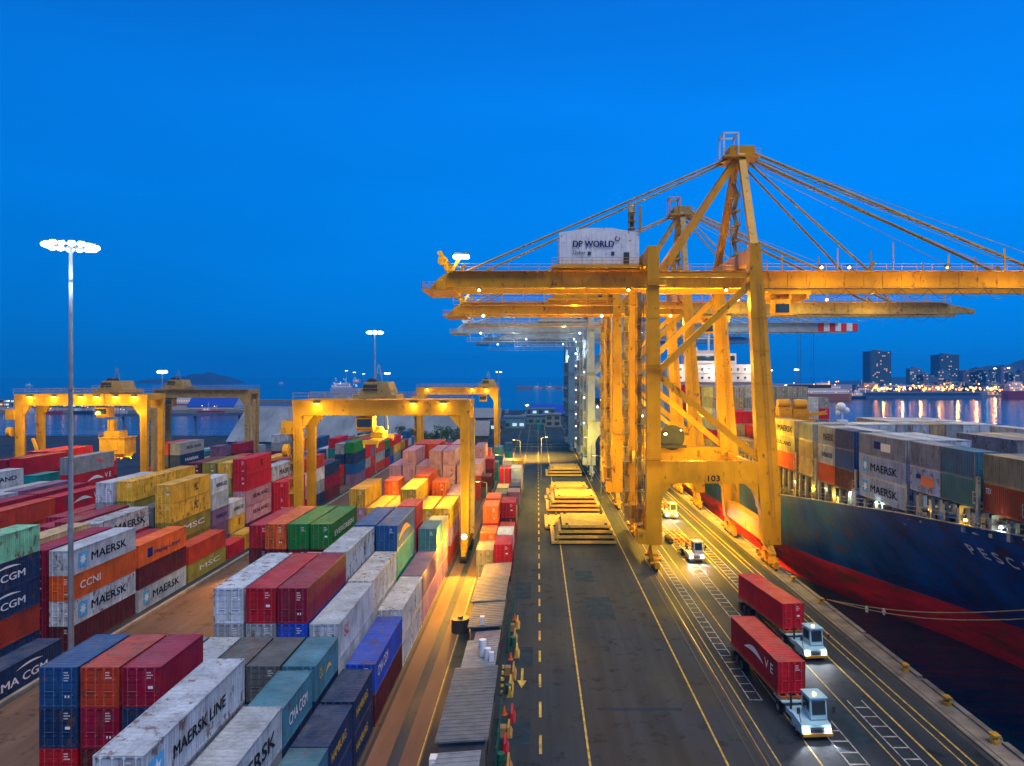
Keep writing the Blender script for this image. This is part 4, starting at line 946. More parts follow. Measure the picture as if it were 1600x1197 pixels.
for (x,y,z,e_,am,cn) in ((-24.5,119.8,22,16000,(0,0.05,-1),110),(-16.5,119.8,22,16000,(0,0.05,-1),110),(-11.4,112.6,6.5,50000,(0,-1,-.40),64),(-9.4,99,9,9000,(-.25,-.3,-1),90),(-40.5,117,7,60000,(.05,-1,-.42),50),(-42.5,140,8,20000,(0,-.2,-1),110)): lamp((x,y,z),e_,(1.0,0.36,0.012) if z < 12 else (1.0,0.62,0.04),0.3,g1,spot=cn,aim=am)
for (x,y,z,e_,cn,P) in ((25,123,12.4,45000,130,c1),(28,147,13,60000,130,c1),(28,175,12.4,50000,130,c2),(9,150,17,26000,110,c1),(9,172,17,26000,110,c1),(0,268,15,90000,120,g4),(-10,262,15,30000,110,g4)): lamp((x,y,z),e_*1.6,(1.0,0.47,0.02),0.4,P,spot=cn)
f = MB().box(-11.7,114.4,4.2,-11.1,114.8,4.6).build('floodlight', DARK, g1)
MB().ball((-11.4,114.2,4.2),0.45,10,8).build('lamp_lens', LY, f)
m = MB()   # diagonal strut hanging inside the left legs of the far left gantry
m.beam((-107,156,16),(-103,156,5),0.5).beam((-103,156,5),(-109,156,3),0.4); m.build('leg_strut', YEL2, g2)
# ---------------------------------------------------------------- flood masts
def mast(x, y, h, label, R_=2.5, n=12, lens=LW, big=0.42, base=0.0, cat='light mast', name='flood_mast', pr=0.28, power=0):
    t = thing(name, (x,y,base), label, cat)
    m = MB(); m.cyl((x,y,base),(x,y,base+0.5),0.6,10); m.cyl((x,y,base+0.5),(x,y,h),pr,12,pr*0.55)
    for z in (h*0.33,h*0.66): m.cyl((x,y,z),(x,y,z+0.35),pr,10)
    m.build('pole', STEEL, t)
    hd = MB(); k = 16
    for i in range(k):
        a, b_ = 2*math.pi*i/k, 2*math.pi*(i+1)/k
        hd.beam((x+R_*0.75*math.cos(a),y+R_*0.75*math.sin(a),h),(x+R_*0.75*math.cos(b_),y+R_*0.75*math.sin(b_),h),0.12)
        if i % 4 == 0: hd.beam((x,y,h+0.2),(x+R_*0.75*math.cos(a),y+R_*0.75*math.sin(a),h),0.1)
    hd.cyl((x,y,h-0.4),(x,y,h+0.6),pr*0.9,10); ring = hd.build('lamp_ring', STEEL, t)
    for i in range(n):
        a = 2*math.pi*i/n+0.2; r = R_
        cx, cy = x+r*math.cos(a), y+r*math.sin(a)
        zz = h+0.10*math.sin(i*2.4)*big
        f = MB().box(cx-big*.6,cy-big*.6,zz+0.1,cx+big*.6,cy+big*.6,zz+0.25).build('floodlight', STEEL, ring)
        MB().ball((cx,cy,zz-0.05),big*(1.0 if i%4 else 0.85),12,8,0.75).build('lamp_lens', lens, t)
    if power: lamp((x,y,h-3.5), power, (0.9,0.95,1.0), 1.6, t)
    return t
mast(-46.3,73.0,42.0,'tallest white flood mast rising between the left yard and lane',2.15,16,LW,0.36,power=4500)
mast(-49.3,223,42.5,'flood mast behind the middle gantry trolley',2.0,8,LW,0.62)
mast(-204,400,31.8,'bright flood mast behind the far left gantries',1.8,8,LW,1.0)
mast(-82,402,31.0,'small flood mast right of the middle gantry trolley',1.2,6,LW,0.42,pr=0.22)
mast(-13.8,262,30.8,'thin flood mast beside the far gantry leg',0.9,5,LW2,0.26,pr=0.16)
mast(-6.6,470,11,'low lamp beside the road end',0.5,4,LW,0.5,pr=0.2)
for i_,x in enumerate((-122,-117,-111)): mast(x,470,33-i_,('left','middle','right')[i_]+' one of three thin lamp posts above the middle gantry beam',0.6,4,LW2,0.3,pr=0.16)
# sodium lane lamps ----------------------------------------------------------
def lane_lamp(x, y, h, label, e_=0, arm=-1.6, mt=None):
    t = thing('lane_lamp', (x,y,0), label, 'street lamp', 'lamps along the quay road')
    m = MB().cyl((x,y,0),(x,y,h),0.13,8,0.08); m.beam((x,y,h),(x+arm,y,h+0.35),0.10); m.box(x-0.3,y-0.3,0,x+0.3,y+0.3,0.5); m.build('pole', STEEL, t)
    hd = MB().box(x+arm-0.5,y-0.18,h+0.28,x+arm+0.3,y+0.18,h+0.46).build('lamp_head', DARK, t)
    MB().box(x+arm-0.42,y-0.14,h+0.20,x+arm+0.22,y+0.14,h+0.28).build('lamp_lens', mt or LY, hd)
    if e_: lamp((x+arm,y,h-0.2), e_, SOD, 0.3, t)
lane_lamp(-7.6,168,11,'lane lamp just past the red lane containers',2600)
lane_lamp(-4.6,196,12,'lane lamp left of the quay road',4500)
lane_lamp(1.0,205,12,'lane lamp over the farthest hatch covers',9000,arm=1.6)
lane_lamp(15.2,176,10,'lane lamp beside the middle hatch covers',3500)
lane_lamp(15.0,205,12,'lane lamp at the foot of the second quay crane',5000)
lane_lamp(-9.6,139,9,'lane lamp beside the middle gantry leg',2500)
for i_,(x,y,z,e_) in enumerate(((12,140,15,4200),(10,160,13,3200),(28,145,11,6500),(27,122,11,4200),(34.2,104,9,1500),(38.6,128,18,3200),(30,175,12,6000),(-11.8,99,7,3600),(-11.8,88,6,1300))):  # loose sodium lights added for the glow, no fixtures built
    lamp((x,y,z),e_,SOD,0.4,c1 if y < 150 and x > 0 else (c2 if x > 0 else g1))
# ---------------------------------------------------------------- the big blue container ship
def lerp_tab(tab, y):
    for a, b_ in zip(tab, tab[1:]):
        if a[0] <= y <= b_[0]:
            f = (y-a[0])/(b_[0]-a[0]); return [a[i]+(b_[i]-a[i])*f for i in range(1, len(a))]
    return list(tab[0][1:]) if y < tab[0][0] else list(tab[-1][1:])
# y, deck edge x, hull x at z 1.8, waterline x, keel side x
HT = [(26,56,56,56,56),(32,52.5,55.7,55.9,55.9),(40,48.5,55.2,55.6,55.7),(50,44.6,55,55.4,55.5),(58,42.6,54.6,55.2,55.4),(66,41.5,54,54.8,55.2),(74,41.0,53.2,54.2,54.8),(81,40.7,52,53.2,54.3),(91,40.3,48.6,50.6,52),(100,40.0,45.6,47.2,49),
      (110,39.7,42.4,44.2,46),(118,39.4,40.6,42.0,44),(127,39.3,39.8,40.6,42),(145,39.3,39.5,39.8,41),(270,39.3,39.5,39.8,41),(288,40.5,43,46,50),(300,43,48,52,54)]
SB = paint('hull_blue', (0.006,0.075,0.32), 0.42, var=0.45, rust=0.32, scale=0.3, stretch=(1,1,0.28), plates=(9,2.6))
SR = paint('boot_topping_red', (0.58,0.014,0.025), 0.6, var=0.45, rust=0.42, scale=0.2, stretch=(1,0.3,2.5), plates=(9,2.6))
DECK = paint('deck_green_grey', (0.05,0.06,0.06), 0.7, var=0.4, rust=0.2)
CREAM = paint('lashing_cream', (0.48,0.42,0.30), 0.6, var=0.2, rust=0.2)
CX = 56
ship = thing('container_ship', (CX,120,-3), 'big blue container ship with red waterline moored at the quay', 'ship')
ZS = [-6,-3,-0.6,1.8,4.5,7.2,10,12.3,13.3]
ZT = [(26,18.5),(50,16.6),(62,15.4),(83,13.7),(99.5,12.0),(110,10.9),(121,9.8),(135,9.4),(300,9.4)]
def ztop(y): return lerp_tab(ZT, y)[0]
def zdk(y): return ztop(y)-0.75
def hx_at(y, z):
    d, b_, wl, kl = lerp_tab(HT, y)
    if z <= -3: return kl+(wl-kl)*max(0,(z+6)/3)
    if z <= 1.8: return wl+(b_-wl)*(z+3)/4.8
    f = (z-1.8)/(ztop(y)-1.8); return b_+(d-b_)*(min(f,1.0)**0.85)
ys = []
y = 26.0
while y <= 300: ys.append(y); y += 3 if y < 130 else 7
ys.append(300)
def hull_part(upper, mat, nm):
    m = MB(); k = 7 if upper else 4
    def zz(yy): return [1.8+(ztop(yy)-1.8)*j/6 for j in range(7)] if upper else [-6,-3,-0.6,1.8]
    for sgn in (1, -1):
        vs = []; fs = []
        for yy in ys:
            for z in zz(yy): vs.append((CX+sgn*(hx_at(yy, z)-CX), yy, z))
        for i in range(len(ys)-1):
            for j in range(k-1):
                f = (i*k+j, i*k+j+1, (i+1)*k+j+1, (i+1)*k+j); fs.append(f if sgn > 0 else f[::-1])
        m.add(vs, fs)
    Z = zz(300); xa = [hx_at(300, z) for z in Z]
    for j in range(k-1): m.add([(xa[j],300,Z[j]),(2*CX-xa[j],300,Z[j]),(2*CX-xa[j+1],300,Z[j+1]),(xa[j+1],300,Z[j+1])], [(0,1,2,3)])
    return m.build(nm, mat, ship)
hull_part(True, SB, 'upper_hull'); hull_part(False, SR, 'boot_topping')
m = MB(); n_ = len(ys)
m.add([(hx_at(v,zdk(v))+0.03,v,zdk(v)) for v in ys]+[(2*CX-hx_at(v,zdk(v))-0.03,v,zdk(v)) for v in ys], [(i,n_+i,n_+i+1,i+1) for i in range(n_-1)])
m.build('deck', DECK, ship)
m = MB()
for i in range(len(ys)-1):
    a, b_ = ys[i], ys[i+1]
    m.beam((hx_at(a,ztop(a)),a,ztop(a)+.03),(hx_at(b_,ztop(b_)),b_,ztop(b_)+.03),0.25,0.10)
    if a > 60: m.rail((hx_at(a,ztop(a))+0.1,a,ztop(a)),(hx_at(b_,ztop(b_))+0.1,b_,ztop(b_)),1.0,1.6,0.05)
m.build('bulwark_rail', CREAM, ship)
# hull lettering follows the plating
def on_hull(y, z):
    p = Vector((hx_at(y,z), y, z)); ty = Vector((hx_at(y-1,z)-hx_at(y+1,z), -2, 0)).normalized(); tz = Vector((hx_at(y,z+.5)-hx_at(y,z-.5), 0, 1)).normalized()
    return p, ty, tz, ty.cross(tz).normalized()
yy = 73.2
for ch, wd in (('P',0.95),('E',0.95),('S',1.0),('C',1.2),('A',1.1)):
    p, r_, u_, n_ = on_hull(yy, 11.9)
    o_ = put_flat(text_mesh(ch, TXTW, 0.03), ship, p+n_*0.10-wloc(ship), r_, u_, wd, 1.35)
    yy -= 1.75
# hatch coaming, pedestals, lashing bridges and deck clutter
rd = random.Random(5)
m = MB().box(43.2,112,9.5,68.8,232,13.3).box(43.6,97,11.6,68.4,112,13.3).box(44.6,76,13.2,67.4,96,13.62).box(45.5,62,14.7,66.5,74,15.6); m.build('hatch_coaming', DECK, ship)
BAYS = [(57.6,'s'),(64.2,'s'),(71.4,'ss'),(84.0,'l'),(97.8,'ss'),(112.4,'s'),(120.4,'l')]
m = MB(); ml = MB()
for y0 in (62.8,70.0,83.5,96.9,110.8,119.2,133.4):
    x = 41.9; hi = 16.9 if y0 < 80 else 14.2
    while x < 70: m.box(x-0.12,y0-0.2,zdk(y0),x+0.12,y0+0.2,hi+2.6); x += 2.55*2
    m.box(41.6,y0-0.35,hi,70,y0+0.35,hi+0.15); m.box(41.6,y0-0.35,hi-1.9,70,y0+0.35,hi-1.8)
    m.rail((41.6,y0-0.35,hi+0.15),(41.6,y0+0.35,hi+0.15),1.0,0.7)
m.build('lashing_bridge', CREAM, ship)
y = 60.0
while y < 233:
    mp_ = MB()
    hi = 16.3 if y < 83 else 13.6
    mp_.box(41.7,y-0.25,zdk(y),42.1,y+0.25,hi); mp_.box(44.0,y-0.2,zdk(y),44.3,y+0.2,hi); mp_.box(41.7,y-0.2,hi-0.3,44.4,y+0.2,hi)
    if rd.random() < 0.5: mp_.box(42.4,y+0.4,zdk(y),43.1,y+1.2+rd.random(),zdk(y)+0.7+rd.random()*0.5)
    if rd.random() < 0.35: mp_.cyl((41.4,y+1,zdk(y)),(41.4,y+1,zdk(y)+0.6),0.28,8)
    y += 2.6; mp_.build('container_pedestal', CREAM, ship)
for y0 in (76, 103, 89): z_ = zdk(y0+1); MB().box(42.3,y0,z_,43.5,y0+1.6,z_+1.3).build('deck_locker', WHT, ship)
MB().box(41.6,96.3,zdk(97),43,97.6,zdk(97)+2.6).build('deck_locker', WHT, ship)
for i_,(y,dz,mt,e_,cc) in enumerate(((112,2.2,LY,150,SOD),(107,2.4,LW2,120,(.8,1,.9)),(98.5,2.2,LW2,160,(.7,1,.8)),(78.5,1.6,LY,160,SOD),(66.5,1.2,LW2,200,(.7,1,.9)),(72,1.2,LY,160,SOD),(91,1.4,LW2,60,(.8,1,.9)),(120,3,LW2,160,(1,.9,.7)),(104,1.6,LY,120,SOD))):
    z = zdk(y)+dz
    f = MB().box(42.0,y-0.15,z-0.1,42.3,y+0.15,z+0.15).build('deck_lamp', DARK, ship)
    MB().ball((41.85,y,z-0.05),0.17,8,6).build('lamp_lens', mt, f)
    lamp((41.75,y-0.4,z-0.1), e_, cc, 0.15, ship)
# superstructure
m = MB().box(42,236,9,70,250,33.0); m.box(48,237,33.0,64,246,36.6); m.box(40.2,238,32.6,71.8,243,33.1); m.box(50,238,36.6,60,244,37.6)
for z in (15.5,18.5,21.5,24.5,27.4,30.2): m.box(41.5,235,z,70.5,236,z+0.15); m.rail((41.5,235,z+0.15),(70.5,235,z+0.15),1.0,2)
ss = m.build('superstructure', paint('ship_white',(0.66,0.60,0.58),0.5,var=0.1,rust=0.05), ship)
m = MB()
for z in (16.4,19.4,22.4,25.4,28.3,31.0):
    x = 43.2
    while x < 69: m.box(x,235.94,z,x+0.7,236.02,z+0.8); x += 2.3
m.box(48.5,236.93,34.2,63.5,237.02,35.8)
m.build('windows', GLASS, ss)
m = MB().cyl((56,241,37.6),(56,241,45),0.35,8); m.beam((52,241,41.5),(60,241,41.5),0.25); m.beam((54,241,43.5),(58,241,43.5),0.2); m.cyl((51.5,241,37.6),(51.5,241,38.9),1.2,12,0.5); m.build('radar_mast', WHT, ship)
m = MB().box(52,251,10,60,258,38); m.build('funnel', paint('funnel_blue',(0.02,0.10,0.25),0.5), ship)
for x in (44,56,69): lamp((x,232,31), 1500, (1.0,0.85,0.7), 0.4, ship)
# deck machinery lit by the crane
m = MB().box(44,135.5,8.6,50,139,15); m.box(43.6,134,15,44.2,138,21); m.box(50,134,15,50.6,138,21); m.box(43.4,134.3,20.6,50.8,137.6,21.4); m.box(44.2,134.6,21.4,46.6,136.8,23.6); m.cyl((44.0,135,24.2),(46.2,135,24.2),0.8,12); m.cyl((47.0,135,24.0),(49.2,135,24.0),0.9,12); m.box(46.8,134.6,21.4,49.6,137,23.2); m.beam((49.4,135.5,22),(53,135.5,22.4),0.5,0.6); m.rail((43.4,134.3,21.4),(50.8,134.3,21.4),1.0,1.0)
m.build('cargo_gear', YEL2, ship)
m = MB().box(45.6,111.2,21.9,46.9,112.2,22.5); m.cyl((46.2,111.6,22.4),(46.2,111.6,24.0),0.14,8); m.ball((46.0,111.6,24.4),0.75,10,8); m.ball((46.9,111.7,23.9),0.5,8,6); m.ball((45.5,111.5,23.6),0.4,8,6); m.build('satellite_domes', WHT, ship)
# containers on deck: row 0 is the side next to the quay
SX = [42.0+2.55*i+W for i in range(11)]      # right side planes
Z0 = 13.65; SG = 'containers loaded on the blue ship'
def shipstack(row, bayn, y0, Ln, tiers, hs=1.04, z0=Z0, det=2, side=-1):
    stack('on blue ship', 'quayside edge row' if row == 0 else f'{ORD[row]} inner row', bayn, SX[row], y0, Ln, tiers, hs, z0, det, side, group=SG)
ZH = 16.38
shipstack(0,'bow bay',56.4,6.06,['k','k','A']); shipstack(0,'rusty bay',63.3,6.06,['M:TR','E'],z0=ZH)
shipstack(0,'near half teal bay',70.7,6.06,['T','k'],z0=ZH); shipstack(0,'far half teal bay',76.9,6.06,['W:BR','A'],z0=ZH)
shipstack(0,'lettered bay',84.0,12.19,['W:MK','W:MK','A:BX'])
shipstack(0,'blue half middle bay',97.8,6.06,['D','b','b']); shipstack(0,'grey half middle bay',104.1,6.06,['M','W:TB','A:MO'])
shipstack(0,'short grey bay',112.4,6.06,['E','E','A'])
shipstack(0,'yellow lit bay',120.4,12.19,['O','E:TX','E:MO'],1.04)
rs = random.Random(3)
P1 = 'WWWAAWkbWMWLAEWwWAWW'
for r in range(1, 11):
    for nm, y0, l_, n_ in (('bow bay',56.4,6.06,3),('rusty bay',63.3,6.06,2 if r < 9 else 1),('teal bay',70.7,12.19,2),('lettered bay',84.0,12.19,3),('middle bay',97.8,12.19,3),('short bay',112.4,6.06,3),('yellow lit bay',120.4,12.19,3 if r > 5 else 2)):
        if nm == 'bow bay' and r < 2: n_ = 2
        if nm == 'lettered bay' and r in (3,4,8): n_ = 2
        if nm == 'teal bay' and r < 7: n_ = 1
        if nm == 'middle bay' and 1 < r < 10: n_ = 2
        t = [rs.choice(P1) for _ in range(n_)]
        if n_ == 3: t[0] = '-'
        shipstack(r, nm, y0, l_, t, det=1, z0=ZH if nm in ('rusty bay','teal bay') else Z0)
for r in range(0, 11):
    n_ = 5 if r < 9 else 4
    t = ([rs.choice('CRRA'), rs.choice('CWRA'), rs.choice('RCWR')]+[rs.choice('AAAWE') for _ in range(n_-3)])
    shipstack(r, 'tall far bay', 176.5, 12.19, t, 1.0, det=2)
for k_, y0 in enumerate((190.5, 204.5, 218.5)):
    for r in (0, 1, 2): shipstack(r, f'{ORD[k_+2]} tall bay', y0, 12.19, [rs.choice('CRREWA') for _ in range(5)], 1.0, det=1)
for r in (0, 1): shipstack(r, 'crane shaded bay', 160, 12.19, ['C','E','R'], 1.0, det=1)
for r in (0,1,2,3,5,6):
    shipstack(r, 'low bay beyond the crane', 146, 12.19, [rs.choice('RCAVE') for _ in range(1+r % 2)], 1.0, det=1)
# mooring lines from the hull to a bollard
mo = thing('mooring_line', (36.8,92.5,0.6), 'long sagging mooring rope from quay bollard to bow', 'rope')
m = MB(); A_ = Vector((36.8,93.6,0.7)); B_ = Vector((41.5,57,11.2))
for k in range(2):
    pr = None
    for i in range(15):
        f = i/14; p = A_.lerp(B_+Vector((0,-2*k,0)), f); p.z -= 1.0*math.sin(math.pi*f)*(1+0.3*k)
        if pr is not None: m.cyl(pr, p, 0.055, 5)
        pr = p
m.build('rope', paint('hemp_rope',(0.35,0.26,0.12),0.9), mo)
for i_, f in enumerate((0.24, 0.33)):
    p = A_.lerp(B_, f); p.z -= math.sin(math.pi*f)
    MB().cyl((p.x-0.04,p.y,p.z-0.3),(p.x+0.04,p.y,p.z-0.3),0.38,10).build('rat_guard', TXTW, mo)
# ---------------------------------------------------------------- quay edge furniture
OCH = paint('bollard_ochre', (0.50,0.28,0.03), 0.6, var=0.3, rust=0.3)
for i_, (y, w_) in enumerate(((58.2,'nearest'),(65.0,'second'),(72.4,'third'),(93.8,'roped'),(104,'fifth'),(121,'sixth'))):
    m = MB(); m.cyl((36.15,y,0.05),(36.15,y,0.35),0.36,12); m.cyl((36.15,y,0.35),(36.15,y,0.62),0.22,12); m.cyl((36.15,y,0.62),(36.15,y,0.82),0.34,12,0.26); m.beam((35.85,y,0.74),(36.45,y,0.74),0.75,0.13)
    tag(m.build('bollard', OCH), f'{w_} ochre mooring bollard on the quay edge', 'bollard', 'bollards along the quay edge')
# ---------------------------------------------------------------- hatch covers stacked beside the road
HC = paint('hatch_cover_paint', (0.50,0.34,0.06), 0.6, var=0.14, rust=0.12, scale=0.6)
def hatch(x0, x1, y0, y1, z, label, ribs=6):
    t = thing('hatch_cover', ((x0+x1)/2,(y0+y1)/2,z), label, 'hatch cover', 'ship hatch covers piled beside the road')
    m = MB().box(x0,y0,z+0.18,x1,y1,z+0.62); m.box(x0+0.25,y0-0.06,z+0.22,x1-0.25,y0,z+0.34)
    MBr = MB()
    for i in range(ribs+1):
        y = y0+0.15+(y1-y0-0.5)*i/ribs; MBr.box(x0+0.2,y,z+0.62,x1-0.2,y+0.12,z+0.66)
    for i in range(5):
        x = x0+0.3+(x1-x0-0.9)*i/4; MBr.box(x,y0+0.1,z+0.62,x+0.16,y1-0.1,z+0.655)
    m.build('slab', HC, t); MBr.build('stiffening_ribs', HC, t)
    for x in (x0+0.6, x1-1.0):
        for y in (y0+0.5, y1-0.9): MB().box(x-0.05,y,z+0.66,x+0.45,y+0.4,z+0.86).build('lifting_socket', DARK, t)
PN = ('nearest pile','second pile','third pile','farthest pile')
for k, (px_, py_, wd, dp, n_) in enumerate(((2.4,127,11.2,13.4,4),(1.9,158,11.4,12.6,4),(2.2,178,10.4,10,3),(2.4,214,10.5,13,3))):
    for j in range(n_):
        ox = (0,0.9,1.2,1.9)[j]; w2 = wd-(0,0.9,1.8,2.8)[j]
        hatch(px_+ox,px_+ox+w2,py_+j*0.25,py_+dp-0.35*j,0.02+j*0.87,f'{("bottom","second","third","fourth")[j]}{" and topmost" if j == n_-1 else ""} hatch cover of the {PN[k]}',6+j)
hatch(1.4,4.6,139.5,152,0.02,'narrow hatch panel lying between the first two piles',5); hatch(1.7,5.2,172.5,176.5,0.02,'short hatch panel lying before the third pile',3)
# ---------------------------------------------------------------- terminal tractors and trailers
TB = paint('tractor_pale_blue', (0.34,0.56,0.64), 0.35, var=0.08)
def rotz(m, c, a):
    ca, sa = math.cos(a), math.sin(a)
    m.v = [(c[0]+(x-c[0])*ca-(y-c[1])*sa, c[1]+(x-c[0])*sa+(y-c[1])*ca, z) for x,y,z in m.v]; return m
def tractor(x, y, ang, label, load=None, paintm=TB, power=500, trailer_len=12.6):
    """nose at x,y pointing to -y; trailer behind; ang turns everything about the nose"""
    t = thing('terminal_tractor', (x,y,0), label, 'truck', 'terminal trucks on the quay road')
    c_ = (x, y)
    def B(m, nm, mt, par=None, **k): return rotz(m, c_, ang).build(nm, mt, par or t, **k)
    m = MB().box(x-1.2,y+0.25,0.55,x+1.2,y+2.2,1.15); m.prismx([(y+0.0,0.45),(y+0.3,1.2),(y+2.2,1.45),(y+2.2,0.45)],x-1.22,x+1.22); m.box(x-0.5,y+2.2,0.6,x+0.5,y+6.2,0.95); m.box(x-1.2,y+2.2,0.9,x-0.75,y+3.4,1.3); m.box(x-1.2,y+4.1,1.25,x+1.2,y+6.0,1.35)
    bd = B(m, 'tractor_body', paintm)
    m = MB(); 
    m.prismx([(y+0.75,1.35),(y+0.98,2.95),(y+2.55,2.95),(y+2.55,1.35)],x-0.2,x+1.15); m.box(x-0.28,y+0.85,2.95,x+1.23,y+2.65,3.06)
    cb_ = B(m, 'cab', paintm)
    m = MB().prismx([(y+0.745,1.75),(y+0.90,2.78),(y+0.94,2.78),(y+0.785,1.75)],x-0.08,x+1.03); m.box(x-0.23,y+1.15,1.8,x-0.195,y+2.3,2.75); m.box(x+1.145,y+1.15,1.8,x+1.18,y+2.3,2.75); m.box(x-0.05,y+2.53,1.8,x+1.0,y+2.58,2.7)
    B(m, 'cab_windows', GLASS, cb_)
    B(MB().box(x+0.3,y+1.4,3.06,x+0.5,y+1.6,3.22), 'beacon', LY, cb_)
    for s_ in (-1, 1):
        B(MB().box(x+s_*0.88-0.20,y-0.03,0.70,x+s_*0.88+0.20,y+0.10,0.98), 'headlight', HL, bd)
    g_ = MB()
    for k in range(4): g_.box(x-0.6,y-0.015+k*0.0,0.72+k*0.1,x+0.6,y+0.06,0.77+k*0.1)
    B(g_, 'grille', DARK, bd)
    for s_ in (-1,1): B(MB().box(x+s_*1.2-0.03,y+1.9,0.5,x+s_*1.2+0.03,y+2.6,0.58), 'step', DARK, bd)
    B(MB().box(x-1.22,y-0.12,0.40,x+1.22,y+0.05,0.62), 'bumper', paint('bumper_ochre',(0.5,0.24,0.03),0.5), bd)
    for s_ in (-1, 1):
        B(MB().beam((x+s_*1.15,y+0.5,1.3),(x+s_*1.45,y+0.3,2.4),0.05).box(x+s_*1.45-0.12,y+0.25,2.1,x+s_*1.45+0.12,y+0.32,2.6), 'mirror', DARK, cb_)
    for yy_ in (y+1.3, y+5.1):
        for s_ in (-1, 1):
            w_ = B(MB().cyl((x+s_*0.85,yy_,0.5),(x+s_*1.2,yy_,0.5),0.5,16), 'wheel', RUB)
            B(MB().cyl((x+s_*1.205,yy_,0.5),(x+s_*1.22,yy_,0.5),0.25,10), 'rim', STEEL, w_)
    B(MB().cyl((x-0.95,y+2.9,1.3),(x-0.95,y+2.9,2.7),0.10,8), 'exhaust', DARK)
    # skeletal trailer
    y1 = y+5.0; y2 = y1+trailer_len
    m = MB().box(x-0.55,y1-0.6,1.36,x-0.35,y2,1.62); m.box(x+0.35,y1-0.6,1.36,x+0.55,y2,1.62)
    for k in range(7): m.box(x-1.2,y1-0.5+(trailer_len+0.3)*k/6,1.40,x+1.2,y1-0.3+(trailer_len+0.3)*k/6,1.60)
    m.box(x-1.22,y1-0.5,1.45,x-1.12,y2,1.62); m.box(x+1.12,y1-0.5,1.45,x+1.22,y2,1.62); m.box(x-0.5,y1+3.0,0.7,x-0.35,y1+3.2,1.4); m.box(x+0.35,y1+3.0,0.7,x+0.5,y1+3.2,1.4)
    tr_ = B(m, 'trailer', paint('trailer_orange',(0.32,0.10,0.03),0.5,rust=0.2))
    for yy_ in (y2-3.4, y2-2.1, y2-0.8):
        for s_ in (-1, 1): B(MB().cyl((x+s_*0.55,yy_,0.5),(x+s_*1.2,yy_,0.5),0.5,14), 'wheel', RUB, tr_)
    for s_ in (-1, 1):
        p = Vector((x+s_*0.88,y-0.25,0.85)); mm = MB(); mm.v = [tuple(p)]; rotz(mm, c_, ang)
        lamp(mm.v[0], power, (0.95,0.97,1.0), 0.1, t, spot=95, aim=(-math.sin(-ang)*-1*0.5,-1,-0.30))
    if load:
        code, logo, lb = load; mm = MB(); mm.v = [(x,y1+trailer_len/2-0.2,0)]; rotz(mm, c_, ang); cx_, cy_, _ = mm.v[0]
        container(cx_+W/2, cy_-12.19/2, 12.19, 1.64, code, logo, 1.06, lb, 'containers on the quay trucks', 2, -1, ang)
    return t
tractor(22.3,58.6,R(4),'pale blue terminal truck nearest the camera with lit headlights',('R','KL','red long container with white swoosh on the nearest quay truck'))
tractor(28.4,75.0,R(7),'pale blue terminal truck second on the quay road beside the rail',('R',None,'plain crimson long container on the second quay truck'))
tractor(24.9,115.0,R(4),'white terminal truck with empty trailer under the nearest quay crane',None,paint('tractor_white',(0.6,0.6,0.58),0.4,var=0.06),trailer_len=11.5)
tractor(27.4,150.0,R(3),'distant white terminal truck behind the nearest quay crane leg',None,paint('tractor_white',(0.6,0.6,0.58),0.4,var=0.06))
# ---------------------------------------------------------------- row of cabins beside the quay road
RF = paint('grey_sheet_roof', (0.12,0.13,0.14), 0.6, var=0.25, rust=0.08, scale=1.2)
RF2 = paint('pale_sheet_roof', (0.20,0.215,0.235), 0.6, var=0.2, rust=0.05, scale=1.2)
RF3 = paint('pinkish_roof', (0.24,0.17,0.165), 0.7, var=0.25, rust=0.1, scale=1.0)
WAL = paint('cabin_wall', (0.13,0.12,0.115), 0.7, var=0.3, rust=0.1)
GRN = paint('fence_green', (0.012,0.10,0.07), 0.6, var=0.2)
def cabin(x0, x1, y0, y1, h, rm, label, open_=False, ribs=True):
    t = thing('site_cabin', ((x0+x1)/2,(y0+y1)/2,0), label, 'cabin', 'cabins in a row beside the quay road')
    m = MB().box(x0+0.25,y0+0.3,0.02,x1-0.25,y1-0.3,h-0.2) if not open_ else MB()
    if open_:
        for x in (x0+0.2, x1-0.35):
            for y in (y0+0.2, (y0+y1)/2, y1-0.35): m.box(x,y,0.02,x+0.15,y+0.15,h-0.1)
        m.box(x0+0.4,y0+0.6,0.02,x0+0.55,y1-0.4,h-0.4)
    w_ = m.build('walls', WAL, t)
    m = MB().prism([(x0,h-0.18),(x0,h-0.06),(x1,h+0.16),(x1,h+0.04)], y0, y1)
    if ribs:
        y = y0+0.3
        while y < y1: m.beam((x0,y,h-0.045),(x1,y,h+0.175),0.05,0.04); y += 0.6
    m.build('roof', rm, t)
    if not open_:
        d = MB().box(x1-0.25,y0+1.0,0.05,x1-0.2,y0+1.9,2.1).build('door', DARK, w_)
        for y in (y0+2.6, y1-2.0): MB().box(x1-0.25,y,1.0,x1-0.19,y+1.1,1.9).build('window', GLASS, w_)
    return t
cabin(-6.9,-3.9,41.5,51.0,3.0,RF2,'nearest cabin with white roof and fan unit')
cabin(-7.3,-3.5,52.0,65.3,3.25,RF,'cabin with the largest grey ribbed roof')
cabin(-6.9,-3.8,65.8,72.8,3.0,RF2,'cabin with pale roof carrying white tank')
cabin(-6.4,-3.8,73.0,76.4,2.6,RF3,'low cabin with pinkish roof between two grey roofs',ribs=False)
cabin(-7.3,-3.7,76.6,84.8,3.0,RF,'cabin with grey roof beside the round black tank')
cabin(-7.7,-3.7,85.0,95.4,3.1,RF,'cabin with grey roof and blue tint second farthest')
cabin(-7.4,-3.6,95.7,102.6,3.0,RF3,'farthest cabin with pinkish roof in front of containers')
